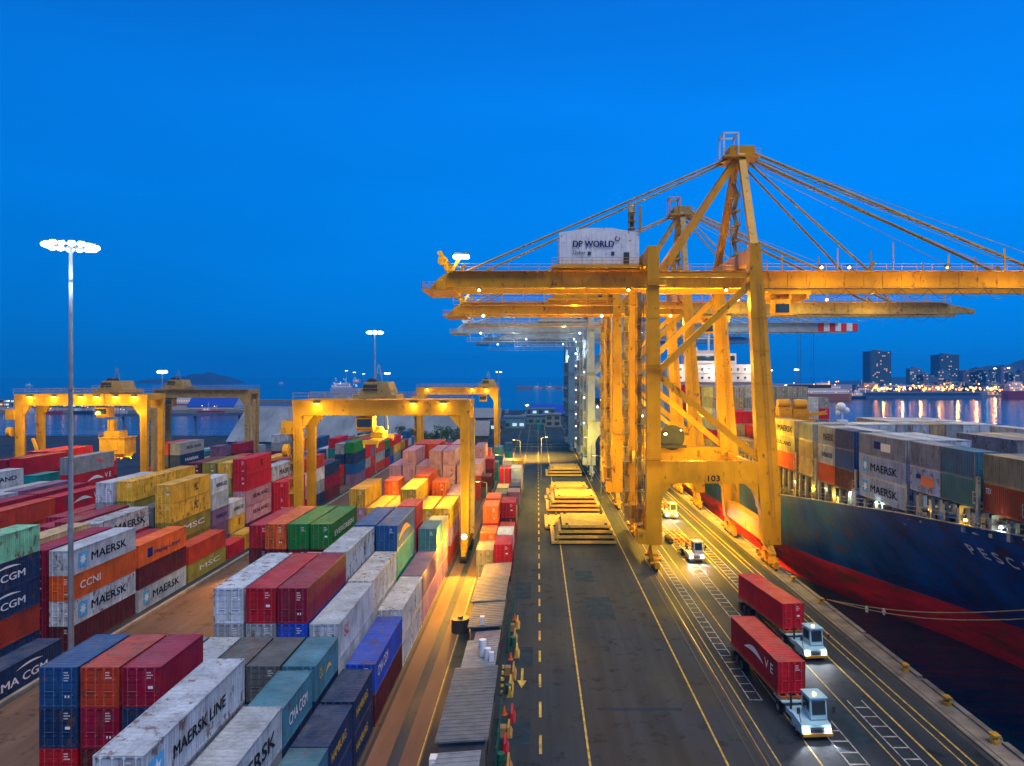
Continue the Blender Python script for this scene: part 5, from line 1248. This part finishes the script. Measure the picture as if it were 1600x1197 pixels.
m = MB().cyl((-5.1,68.4,3.1),(-5.1,68.4,4.6),0.35,12); m.cyl((-4.6,67.6,3.1),(-4.6,67.6,4.1),0.32,12); m.box(-4.4,66.9,3.1,-4.0,67.4,3.9); tag(m.build('roof_tank', WHT), 'white tanks standing on the pale cabin roof', 'tank')
m = MB().box(-6.0,76.9,3.1,-5.6,77.5,3.9); tag(m.build('air_conditioner', WHT), 'white box unit on the grey roof beside black tank', 'air conditioner')
m = MB().box(-7.5,50.8,1.6,-6.9,51.6,2.6); m.cyl((-7.2,50.78,2.1),(-7.2,50.7,2.1),0.32,12); tag(m.build('air_conditioner', WHT), 'white box unit at the corner of nearest cabin', 'air conditioner')
m = MB().cyl((-8.8,83.8,0.02),(-8.8,83.8,1.5),1.0,20); m.cyl((-8.8,83.8,1.5),(-8.8,83.8,1.58),1.05,20); m.cyl((-8.8,83.8,1.58),(-8.8,83.8,1.8),0.3,10)
tag(m.build('water_tank', DARK), 'round black tank left of the grey roofed cabins', 'tank')
# green fence posts, barriers and planters on the road side
def fence_piece(y0, y1, label):
    t = thing('green_fence', (-3.1,y0,0), label, 'fence', 'green fences before the cabins')
    m = MB(); y = y0
    while y <= y1: MB().box(-3.12,y,0.02,-3.0,y+0.12,1.7).build('post', GRN, t); y += 2.4
    MB().box(-3.08,y0,0.25,-3.04,y1,0.33).box(-3.08,y0,0.8,-3.04,y1,0.88).box(-3.08,y0,1.4,-3.04,y1,1.5).build('rails', GRN, t)
fence_piece(54.2,64,'green fence before the largest grey roof'); fence_piece(77,84,'green fence before the grey roof beside black tank'); fence_piece(43.5,51,'green fence before the nearest cabin'); fence_piece(86,95,'green fence before the second farthest cabin')
def barrier(x, y, ln, code, label):
    m = MB(); m.prism([(x-0.3,0.02),(x+0.3,0.02),(x+0.12,0.35),(x+0.08,0.85),(x-0.08,0.85),(x-0.12,0.35)][::-1], y, y+ln)
    tag(m.build('road_barrier', paint('barrier_'+code, {'yellow':(0.55,0.34,0.05),'red':(0.42,0.02,0.03),'ochre':(0.40,0.22,0.05)}[code], 0.6, var=0.25)), label, 'barrier', 'barriers along the cabins')
for i_, (y, ln, c_) in enumerate(((46,1.6,'ochre'),(49.2,1.8,'red'),(53.0,2.2,'ochre'),(56.5,1.8,'red'),(59,1.6,'ochre'),(61.5,2.0,'red'),(66.5,3.2,'yellow'),(70.3,2.6,'ochre'),(75.8,2.2,'yellow'),(80.0,2.6,'ochre'),(84.5,2.5,'yellow'))):
    barrier(-2.35+0.18*((i_*7) % 3-1), y, ln, c_, f'{ORD[i_+1]} road barrier from camera, {c_} painted, beside the cabins')
for i_, y in enumerate((66.8,68.2,69.6)):
    m = MB(); 
    for k in range(6): m.mi = k % 2; m.box(-3.34,y,0.02+k*0.28,-3.16,y+0.18,0.30+k*0.28)
    tag(m.build('striped_post', [DARK, TXTY]), f'{("nearest","middle","farthest")[i_]} black and yellow striped post beside the pale roof', 'post', 'striped posts')
rg = random.Random(9)
for i_ in range(9):
    y = 55+i_*4.1; x = -2.9+rg.random()*0.3
    m = MB()
    if i_ % 3 == 0: m.cyl((x,y,0.02),(x,y,0.9),0.3,12); m.cyl((x,y,0.45),(x,y,0.5),0.33,12); nm, ct, cc = 'oil_drum', 'drum', GRN
    elif i_ % 3 == 1: m.box(x-0.3,y,0.02,x+0.3,y+0.9,0.16).box(x-0.28,y+0.05,0.16,x+0.28,y+0.85,0.75); nm, ct, cc = 'pallet_box', 'box', paint('timber',(0.25,0.15,0.07),0.8)
    else: m.cyl((x,y,0.02),(x,y,0.05),0.28,10); m.cyl((x,y,0.05),(x,y,0.75),0.2,12,0.04); nm, ct, cc = 'traffic_cone', 'cone', paint('cone_orange',(0.7,0.12,0.02),0.6)
    tag(m.build(nm, cc), f'{ORD[i_//3+1]} {ct} from camera along the cabin fences', ct)
# ---------------------------------------------------------------- long shed behind the yards
def tri_shed(x0, x1, y0, y1, h, label, rm, wm, nm='storage_shed', eave=2.4):
    t = thing(nm, ((x0+x1)/2,(y0+y1)/2,0), label, 'shed')
    ym = (y0+y1)/2
    MB().box(x0+0.6,y0+0.6,0,x1-0.6,y1-0.6,eave).prismx([(y0+1,eave),(ym,h-0.4),(y1-1,eave)][::-1],x0+0.3,x1-0.3).build('walls', wm, t)
    m = MB()
    m.add([(x0,y0,eave-0.1),(x1,y0,eave-0.1),(x1,ym,h),(x0,ym,h),(x0,y0,eave+0.1),(x1,y0,eave+0.1),(x1,ym,h+0.2),(x0,ym,h+0.2)], [(0,3,2,1),(4,5,6,7),(0,1,5,4),(1,2,6,5),(3,0,4,7)])
    m.add([(x0,y1,eave-0.1),(x1,y1,eave-0.1),(x1,ym,h),(x0,ym,h),(x0,y1,eave+0.1),(x1,y1,eave+0.1),(x1,ym,h+0.2),(x0,ym,h+0.2)], [(0,1,2,3),(7,6,5,4),(1,0,4,5),(2,1,5,6),(0,3,7,4)])
    x = x0+1
    while x < x1: m.beam((x,y0,eave+0.14),(x,ym,h+0.24),0.3,0.16); x += 3
    m.build('roof', rm, t)
    return t
SR1 = paint('blue_grey_roof', (0.17,0.21,0.25), 0.6, var=0.3, rust=0.05, scale=0.15, stretch=(1,0.3,1))
tri_shed(-128,-34,302,345,15.2,'long blue grey bulk shed with steep sloping roof behind the yards',SR1,paint('shed_wall',(0.08,0.14,0.17),0.7))
tri_shed(-62,-22,332,352,8.5,'low pale roofed shed right of the long bulk shed',RF2,WAL)
BLR = paint('bright_blue_roof', (0.01,0.06,0.38), 0.5, var=0.15)
tri_shed(-6,20,520,548,9,'blue roofed shed at the end of the quay road',BLR,WAL)
tri_shed(-42,-24,480,505,8,'grey lattice roofed shed left of the road end',RF2,WAL)
tri_shed(-316,-273,662,690,13,'blue roofed harbour shed across the left basin',BLR,paint('shed_white',(0.5,0.5,0.5),0.6))
# far quay of the left basin, breakwaters
s = MB().prismz([(-2500,655),(-60,655),(-60,668),(-150,700),(-330,760),(-2500,760)],-6,-0.4); struct(s, 'far_pier', CONC)
s = MB().prismz([(-420,930),(-100,905),(-99,912),(-420,940)],-6,0.6); struct(s, 'breakwater', CONC)
s = MB().prismz([(-60,2050),(110,2040),(112,2060),(-62,2075)],-6,3.0); struct(s, 'outer_breakwater', CONC)
s = MB().beam((-255,440,6),(-120,330,12.5),2.4,1.6)
for f in (0.1,0.35,0.6,0.85): p = Vector((-255,440,6)).lerp(Vector((-120,330,12.5)), f); s.beam(p, (p.x,p.y,-3), 1.0)
tag(s.build('conveyor_gallery', SR1), 'long sloping conveyor gallery running down to the bulk shed', 'conveyor')
# small buildings, lit quays ------------------------------------------------
WIN = glow('lit_windows', (1.0,0.55,0.22), 0.8); WINC = glow('cool_lit_windows', (0.6,0.85,0.9), 0.6)
BC = [paint(f'facade_{i}', c, 0.7, var=0.12, scale=0.05) for i, c in enumerate(((0.17,0.15,0.15),(0.11,0.17,0.20),(0.22,0.22,0.22),(0.05,0.11,0.14),(0.16,0.12,0.12),(0.10,0.20,0.26)))]
FLR = paint('window_bands', (0.02,0.04,0.05), 0.3, var=0.2)
def building(x, y, wd, dp, h, label, mi=0, lit=0.3, grp=None, seed=0, cat='building', name='city_building', base=0.0, roofbox=True, cool=False):
    t = thing(name, (x,y,base), label, cat, grp); r = random.Random(seed)
    m = MB().box(x-wd/2,y-dp/2,base,x+wd/2,y+dp/2,base+h); m.box(x-wd/2-.3,y-dp/2-.3,base+h,x+wd/2+.3,y+dp/2+.3,base+h+0.9)
    m.build('walls', BC[mi % len(BC)], t)
    if roofbox: MB().box(x-wd*.18,y-dp*.2,base+h+0.9,x+wd*.15,y+dp*.2,base+h+4).build('roof_house', BC[(mi+1) % len(BC)], t)
    d_ = MB(); l_ = MB(); fl = 3.3; z = base+1.2
    nx = max(2, int(wd/3.6)); sx_ = wd/nx
    while z+1.6 < base+h:
        for i in range(nx):
            x0 = x-wd/2+i*sx_+sx_*.2
            (l_ if r.random() < lit else d_).box(x0,y-dp/2-0.15,z,x0+sx_*.6,y-dp/2+0.05,z+1.7)
        z += fl
    if d_.v: d_.build('dark_windows', FLR, t)
    if l_.v: l_.build('lit_windows', WINC if cool else WIN, t)
    return t
def px2x(px, Y): return (px-840)/1150*Y
CG = 'city buildings across the harbour'
building(px2x(1370,1500),1500,42,36,80,'left of the two dark office towers on the skyline',3,0.08,CG,1)
building(px2x(1476,1560),1560,41,36,75,'right of the two dark office towers on the skyline',3,0.05,CG,2)
rc = random.Random(21); k = 0
s = MB().prismz([(420,1180),(3000,1180),(3000,3200),(480,3200),(430,1500)],-6,0.5); struct(s, 'city_shore', CONC)
used = []
for i in range(64):
    px = 1392+ (i*3.6) % 230 + rc.uniform(-1.5,1.5); Y = rc.choice((1230,1300,1380,1480,1620))
    if i < 10: px = 1340+i*6
    h = rc.uniform(9,20) if Y < 1400 else rc.uniform(18,46)
    if 1400 < px < 1440 and Y > 1400: h = rc.uniform(34,46)
    if px > 1525 and Y > 1450: h = rc.uniform(30,50)
    if px < 1395: h = rc.uniform(8,18)
    wd = rc.uniform(12,26); k += 1
    hl = 'low' if h < 22 else ('mid height' if h < 38 else 'tall')
    building(px2x(px,Y),Y,wd,16,h,f'{hl} {("brown","grey","beige","slate","brick red","pale blue")[k % 6]} block, {k if k > 20 else ORD[k]} along the city waterfront',k,0.22 if Y < 1400 else 0.12,CG,k,roofbox=h > 25,cool=k % 3 == 0)
# lamps along the city quay
HP = paint('lamp_post_paint',(0.1,0.1,0.1),0.6)
for i in range(72):
    px = 1340+i*3.65+rc.uniform(-2,2); Y = rc.uniform(1186,1230); h = rc.uniform(7,13); x = px2x(px, Y)
    t = thing('harbour_lamp', (x,Y,0.5), f'{ORD[i % 20+1]} lamp, {("left","middle","right","far right")[i//20]} stretch of the city waterfront', 'street lamp', 'lamps on the city waterfront')
    MB().cyl((x,Y,0.5),(x,Y,h),0.2,6).build('pole', HP, t)
    MB().ball((x,Y-0.5,h),rc.choice((0.6,0.9,1.2,1.9)),8,6).build('lamp_lens', LO if i % 5 else LW2, t)
for i, (px, Y, h, s_) in enumerate(((1204,1000,38,1.9),(1245,1000,39,2.1),(1555,1300,44,1.6),(1576,1300,45,1.6),(1282,1150,14,1.2),(1228,1180,16,1.2))):
    mast(px2x(px,Y),Y,h,('left bright','right bright','left small','right small','low left','low far left')[i]+' flood mast across the harbour',s_,5,LW,s_*0.5,0,pr=0.5)
for i in range(9): lamp((px2x(1350+i*29,1215),1212,11), 26000, (1.0,0.42,0.08), 1.5)  # extra lights without posts, added to brighten the city shore
# far quay of the left basin: small buildings and lamps
for i in range(20):
    px = 8+i*13+rc.uniform(-3,3); Y = rc.uniform(690,740); h = rc.uniform(4,8)
    building(px2x(px,Y),Y,rc.uniform(7,16),8,h,f'{ORD[i+1]} low harbour building from the left on the far pier',i,0.3,'low buildings on the far pier',200+i,name='harbour_building',roofbox=False,cool=i % 2)
for i in range(12):
    px = 14+i*21; Y = 672; x = px2x(px,Y)
    t = thing('harbour_lamp', (x,Y,-0.4), f'{ORD[i+1]} lamp from the left on the far pier', 'street lamp', 'lamps on the far pier')
    MB().cyl((x,Y,-0.4),(x,Y,7),0.15,6).build('pole', HP, t); MB().ball((x,Y-0.3,7.2),0.55,8,6).build('lamp_lens', LO if i % 3 else LW2, t)
# port clutter at the end of the quay road
for i in range(26):
    px = rc.uniform(782,905); Y = rc.uniform(400,600); x = px2x(px,Y)
    c_ = rc.choice('TkbNAKEW'); 
    container(x,Y,rc.choice((6.06,12.19)),0.02,c_,None,1.0,f'{ORD[i+1] if i < 20 else "extra "+ORD[i-19]} {COL[c_][1]} container scattered past the road end','containers past the road end',0)
for i,(x,Y,wd,dp,h,mi) in enumerate(((-13,420,12,8,6,5),(-2,455,16,8,5,1),(9,430,9,7,7,2),(-22,398,9,8,5,3),(2,500,20,8,7,5))):
    building(x,Y,wd,dp,h,f'{ORD[i+1]} small port office beside the road end',mi,0.35,'port offices at the road end',300+i,name='port_office',roofbox=False,cool=True)
def wire_fence(pts, label):
    t = thing('wire_fence', (*pts[0],0), label, 'fence'); m = MB()
    for a, b_ in zip(pts, pts[1:]): m.rail((*a,0),(*b_,0),2.4,6,0.12)
    m.build('mesh_fence', STEEL, t)
wire_fence([(-10,292),(13,292)],'wire fence crossing the far end of the road'); wire_fence([(-130,362),(-330,362)],'long wire fence on the left basin edge')
# ---------------------------------------------------------------- vessels
def vessel(name, x, y, L_, B_, hh, label, hullm, supm, decks, heading=0, masts=(), lights=0, lm=None, grp=None, cat='ship', stripe=None):
    """L_ runs along local x (across the picture when heading is 0)"""
    t = thing(name, (x,y,-3), label, cat, grp); t.rotation_euler = (0,0,heading)
    def bl(m, nm, mt, par=None):
        me = m.mesh(nm, mt); o = bpy.data.objects.new(nm, me); C.objects.link(o); o.parent = par or t; return o
    a, b_ = L_/2, B_/2
    m = MB(); low = [(-a*.96,-b_*.8),(a*.86,-b_*.8),(a*.97,0),(a*.86,b_*.8),(-a*.96,b_*.8)]; top = [(-a,-b_),(a*.84,-b_),(a,0),(a*.84,b_),(-a,b_)]
    vs = [(p[0],p[1],-1.5) for p in low]+[(p[0],p[1],hh) for p in top]
    m.add(vs, [(4,3,2,1,0),(5,6,7,8,9)]+[(i,(i+1)%5,5+(i+1)%5,5+i) for i in range(5)])
    h_ = bl(m, 'hull', hullm)
    if stripe: bl(MB().box(-a*.9,-b_-0.12,hh*.62,a*.8,-b_-0.02,hh*.8), 'hull_stripe', stripe, h_)
    m = MB(); wn = MB(); z = hh
    for (x0, x1, wdt, dh) in decks:
        m.box(a*x0,-b_*wdt,z,a*x1,b_*wdt,z+dh); 
        xx = a*x0+1.5
        while xx < a*x1-1.5: wn.box(xx,-b_*wdt-0.1,z+dh*.4,xx+1.0,-b_*wdt+.02,z+dh*.72); xx += 2.6
        z += dh
    s_ = bl(m, 'superstructure', supm); bl(wn, 'windows', lm or WIN, s_)
    m = MB()
    for (mx, mh) in masts: m.cyl((a*mx,0,hh),(a*mx,0,hh+mh),max(.15,mh*.02),6); m.beam((a*mx-mh*.12,0,hh+mh*.8),(a*mx+mh*.12,0,hh+mh*.8),max(.12,mh*.015))
    if masts: bl(m, 'mast', WHT)
    if lights:
        m = MB(); rr = random.Random(int(L_))
        for i in range(lights): m.ball((rr.uniform(-a*.9,a*.8),-b_*.9,hh+rr.uniform(1,z-hh+2)),0.012*L_**.8+.12,6,5)
        bl(m, 'deck_lamps', LO if lm is WIN or lm is None else LW2)
    return t
VW = paint('vessel_white',(0.55,0.56,0.58),0.5,var=0.08); VG = paint('vessel_grey',(0.20,0.26,0.32),0.5,var=0.1); VO = paint('vessel_orange',(0.55,0.17,0.03),0.5,var=0.1); VN = paint('vessel_navy',(0.02,0.04,0.10),0.5); VR = paint('vessel_red',(0.35,0.03,0.03),0.5)
vessel('car_carrier',px2x(1279,1010),1010,92,17,9,'white decked ship with orange hull moored across the harbour',VO,VW,((-.92,.82,.95,6),(-.9,.6,.9,5),(-.1,.3,.6,4)),masts=((.1,18),(-.6,12)),lights=16)
vessel('cargo_ship',px2x(1440,1130),1130,205,22,9,'long low grey ship lying across the harbour before the city',VG,VG,((-.98,-.80,.8,8),(-.6,.5,.7,2.5)),masts=((-.9,20),(-.3,14),(.1,14),(.5,14)),lights=30,stripe=VN)
vessel('cargo_ship',px2x(1610,1110),1110,80,16,11,'red and white ship at the right edge across the harbour',VR,VW,((-.9,-.3,.8,8),(-.8,-.4,.7,6)),masts=((-.6,20),(.3,16)),lights=20)
vessel('tugboat',px2x(1338,1080),1080,30,9,4,'small lit tug left of the long low grey ship',VN,VW,((-.4,.5,.8,5),(-.2,.3,.6,4)),masts=((0,14),),lights=10,cat='boat')
vessel('ferry',px2x(300,760),766,46,11,5,'white ferry with red trim beyond the far left gantries',VW,VW,((-.9,.8,.95,4),(-.7,.6,.85,4),(-.3,.3,.6,3.5)),masts=((0,17),),lights=10,stripe=VR)
vessel('container_carrier',px2x(541,1500),1500,62,16,9,'brightly lit white ship out at sea behind middle gantry',VW,paint('pinkish_cargo',(0.6,0.4,0.4),0.6),((-.9,.4,.9,6),(-.7,.2,.9,5),(.5,.9,.8,8)),masts=((.7,16),),lights=26,lm=WINC)
vessel('patrol_boat',px2x(560,1060),1060,34,8,3,'small pale boat below the lit ship out at sea',VW,VW,((-.5,.4,.8,4),),masts=((0,12),(.4,8)),lights=9,lm=WINC)
for i, (px, L_) in enumerate(((24,14),(52,18),(84,16),(128,20),(152,12),(186,15),(330,24))):
    vessel('fishing_boat',px2x(px,640+i*2),640+i*2,L_,4.5,2.2,f'{ORD[i+1]} small fishing boat from the left along the far pier',(VN,VW,VR,VN,VG,VW,VR)[i],VW,((-.6,-.1,.7,2.4),),masts=((-.2,7),(.4,5)),lights=2,grp='fishing boats along the far pier',cat='boat')
for i, (px, Y) in enumerate(((860,2000),(885,1990),(840,2010),(46,2600),(440,3400))):
    vessel('small_boat',px2x(px,Y),Y,26,7,3,f'{ORD[i+1]} tiny lit boat near the horizon from the right',VW,VW,((-.5,.2,.8,4),),masts=((0,14),),lights=3,lm=WINC,grp='boats near the horizon',cat='boat')
# ---------------------------------------------------------------- hills and island
HILL = paint('wooded_hill', (0.012,0.045,0.075), 0.95, var=0.3, scale=0.01)
def hill(name, x, y, lx, ly, h, seed, p=1.0):
    r = random.Random(seed); nx, ny = 40, 10; vs = []; fs = []
    ph = [r.uniform(0,6.28) for _ in range(6)]
    for j in range(ny+1):
        for i in range(nx+1):
            u = i/nx*2-1; v = j/ny*2-1
            e_ = max(0,1-abs(u)**2.6)**p*max(0,1-v*v)
            z = h*e_*(0.8+0.1*math.sin(u*5+ph[0])+0.07*math.sin(u*13+ph[1])+0.04*math.sin(u*29+ph[2]+v*7)+r.uniform(-.03,.03))
            vs.append((x+u*lx,y+v*ly,-4+z))
    for j in range(ny):
        for i in range(nx): a = j*(nx+1)+i; fs.append((a,a+1,a+nx+2,a+nx+1))
    m = MB(); m.add(vs, fs); o = m.build(name, HILL, smooth=True); o['kind'] = 'structure'
hill('island', px2x(318,4000), 4000, 200, 90, 62, 1, 0.6); hill('island', px2x(265,4100), 4100, 170, 80, 30, 2, 0.6)
hill('wooded_headland', px2x(1640,2600), 2600, 330, 250, 112, 3, 0.5)
hill('wooded_headland', px2x(1450,3000), 3000, 420, 200, 42, 4, 0.8)
# ---------------------------------------------------------------- trees before the long shed
LEAF = [paint('leaf_dark',(0.018,0.045,0.018),0.8,var=0.3,scale=2), paint('leaf_mid',(0.03,0.07,0.02),0.8,var=0.3,scale=2)]
def tree(x, y, h, label, seed, name='broadleaf_tree'):
    t = thing(name, (x,y,0), label, 'tree', 'trees before the low shed'); r = random.Random(seed)
    m = MB().cyl((x,y,0),(x,y,h*.5),0.22,7,0.12)
    for k in range(4): a = r.uniform(0,6.28); m.cyl((x,y,h*.38),(x+math.cos(a)*h*.25,y+math.sin(a)*h*.25,h*.7),0.10,5,0.04)
    m.build('trunk', paint('bark',(0.06,0.045,0.03),0.9), t)
    m = MB(); cl = [(x+r.uniform(-.3,.3)*h,y+r.uniform(-.3,.3)*h,h*r.uniform(.5,.85),h*r.uniform(.12,.22)) for _ in range(9)]
    for i in range(420):
        c_ = r.choice(cl); d = Vector((r.gauss(0,1),r.gauss(0,1),r.gauss(0,.8))).normalized()*c_[3]*r.uniform(.6,1.05); p = Vector(c_[:3])+d
        u = Vector((r.gauss(0,1),r.gauss(0,1),r.gauss(0,1))).normalized(); v = u.orthogonal().normalized(); s_ = r.uniform(.25,.5)
        m.mi = i % 2; m.add([p-u*s_,p+v*s_*.6,p+u*s_,p-v*s_*.6], [(0,1,2,3)])
    m.build('crown', LEAF, t)
for i in range(9): tree(-58+i*3.8,296+(i*5) % 7,6.5+(i*3) % 4,f'{ORD[i+1]} tree from the left before the low pale shed',i)
# the many small far boxes as one mass
if _mass.v:
    mo_ = _mass.build('far_containers', container_paint(True))
    at_ = mo_.data.color_attributes.new('box_colour', 'FLOAT_COLOR', 'CORNER')
    k_ = 0; buf = []
    for p_, c_ in zip(mo_.data.polygons, _mcol): buf.extend(list(c_)*p_.loop_total)
    at_.data.foreach_set('color', buf)
    mo_['kind'] = 'stuff'; mo_['label'] = 'many small far shipping containers of mixed colours behind the nearer stacks'
# ---------------------------------------------------------------- sea air
hz_m = bpy.data.materials.new('sea_haze'); hz_m.use_nodes = True
t_ = hz_m.node_tree; t_.nodes.remove(t_.nodes['Principled BSDF'])
v_ = t_.nodes.new('ShaderNodeVolumePrincipled'); v_.inputs['Density'].default_value = 0.0002; v_.inputs['Color'].default_value = (0.02,0.42,1.0,1)
v_.inputs['Anisotropy'].default_value = 0.2
t_.links.new(v_.outputs[0], t_.nodes['Material Output'].inputs['Volume'])
hz = MB().box(-1500,-150,-10,1900,3600,115).build('haze', hz_m); hz['kind'] = 'stuff'; hz['label'] = 'thin blue evening haze over the harbour'
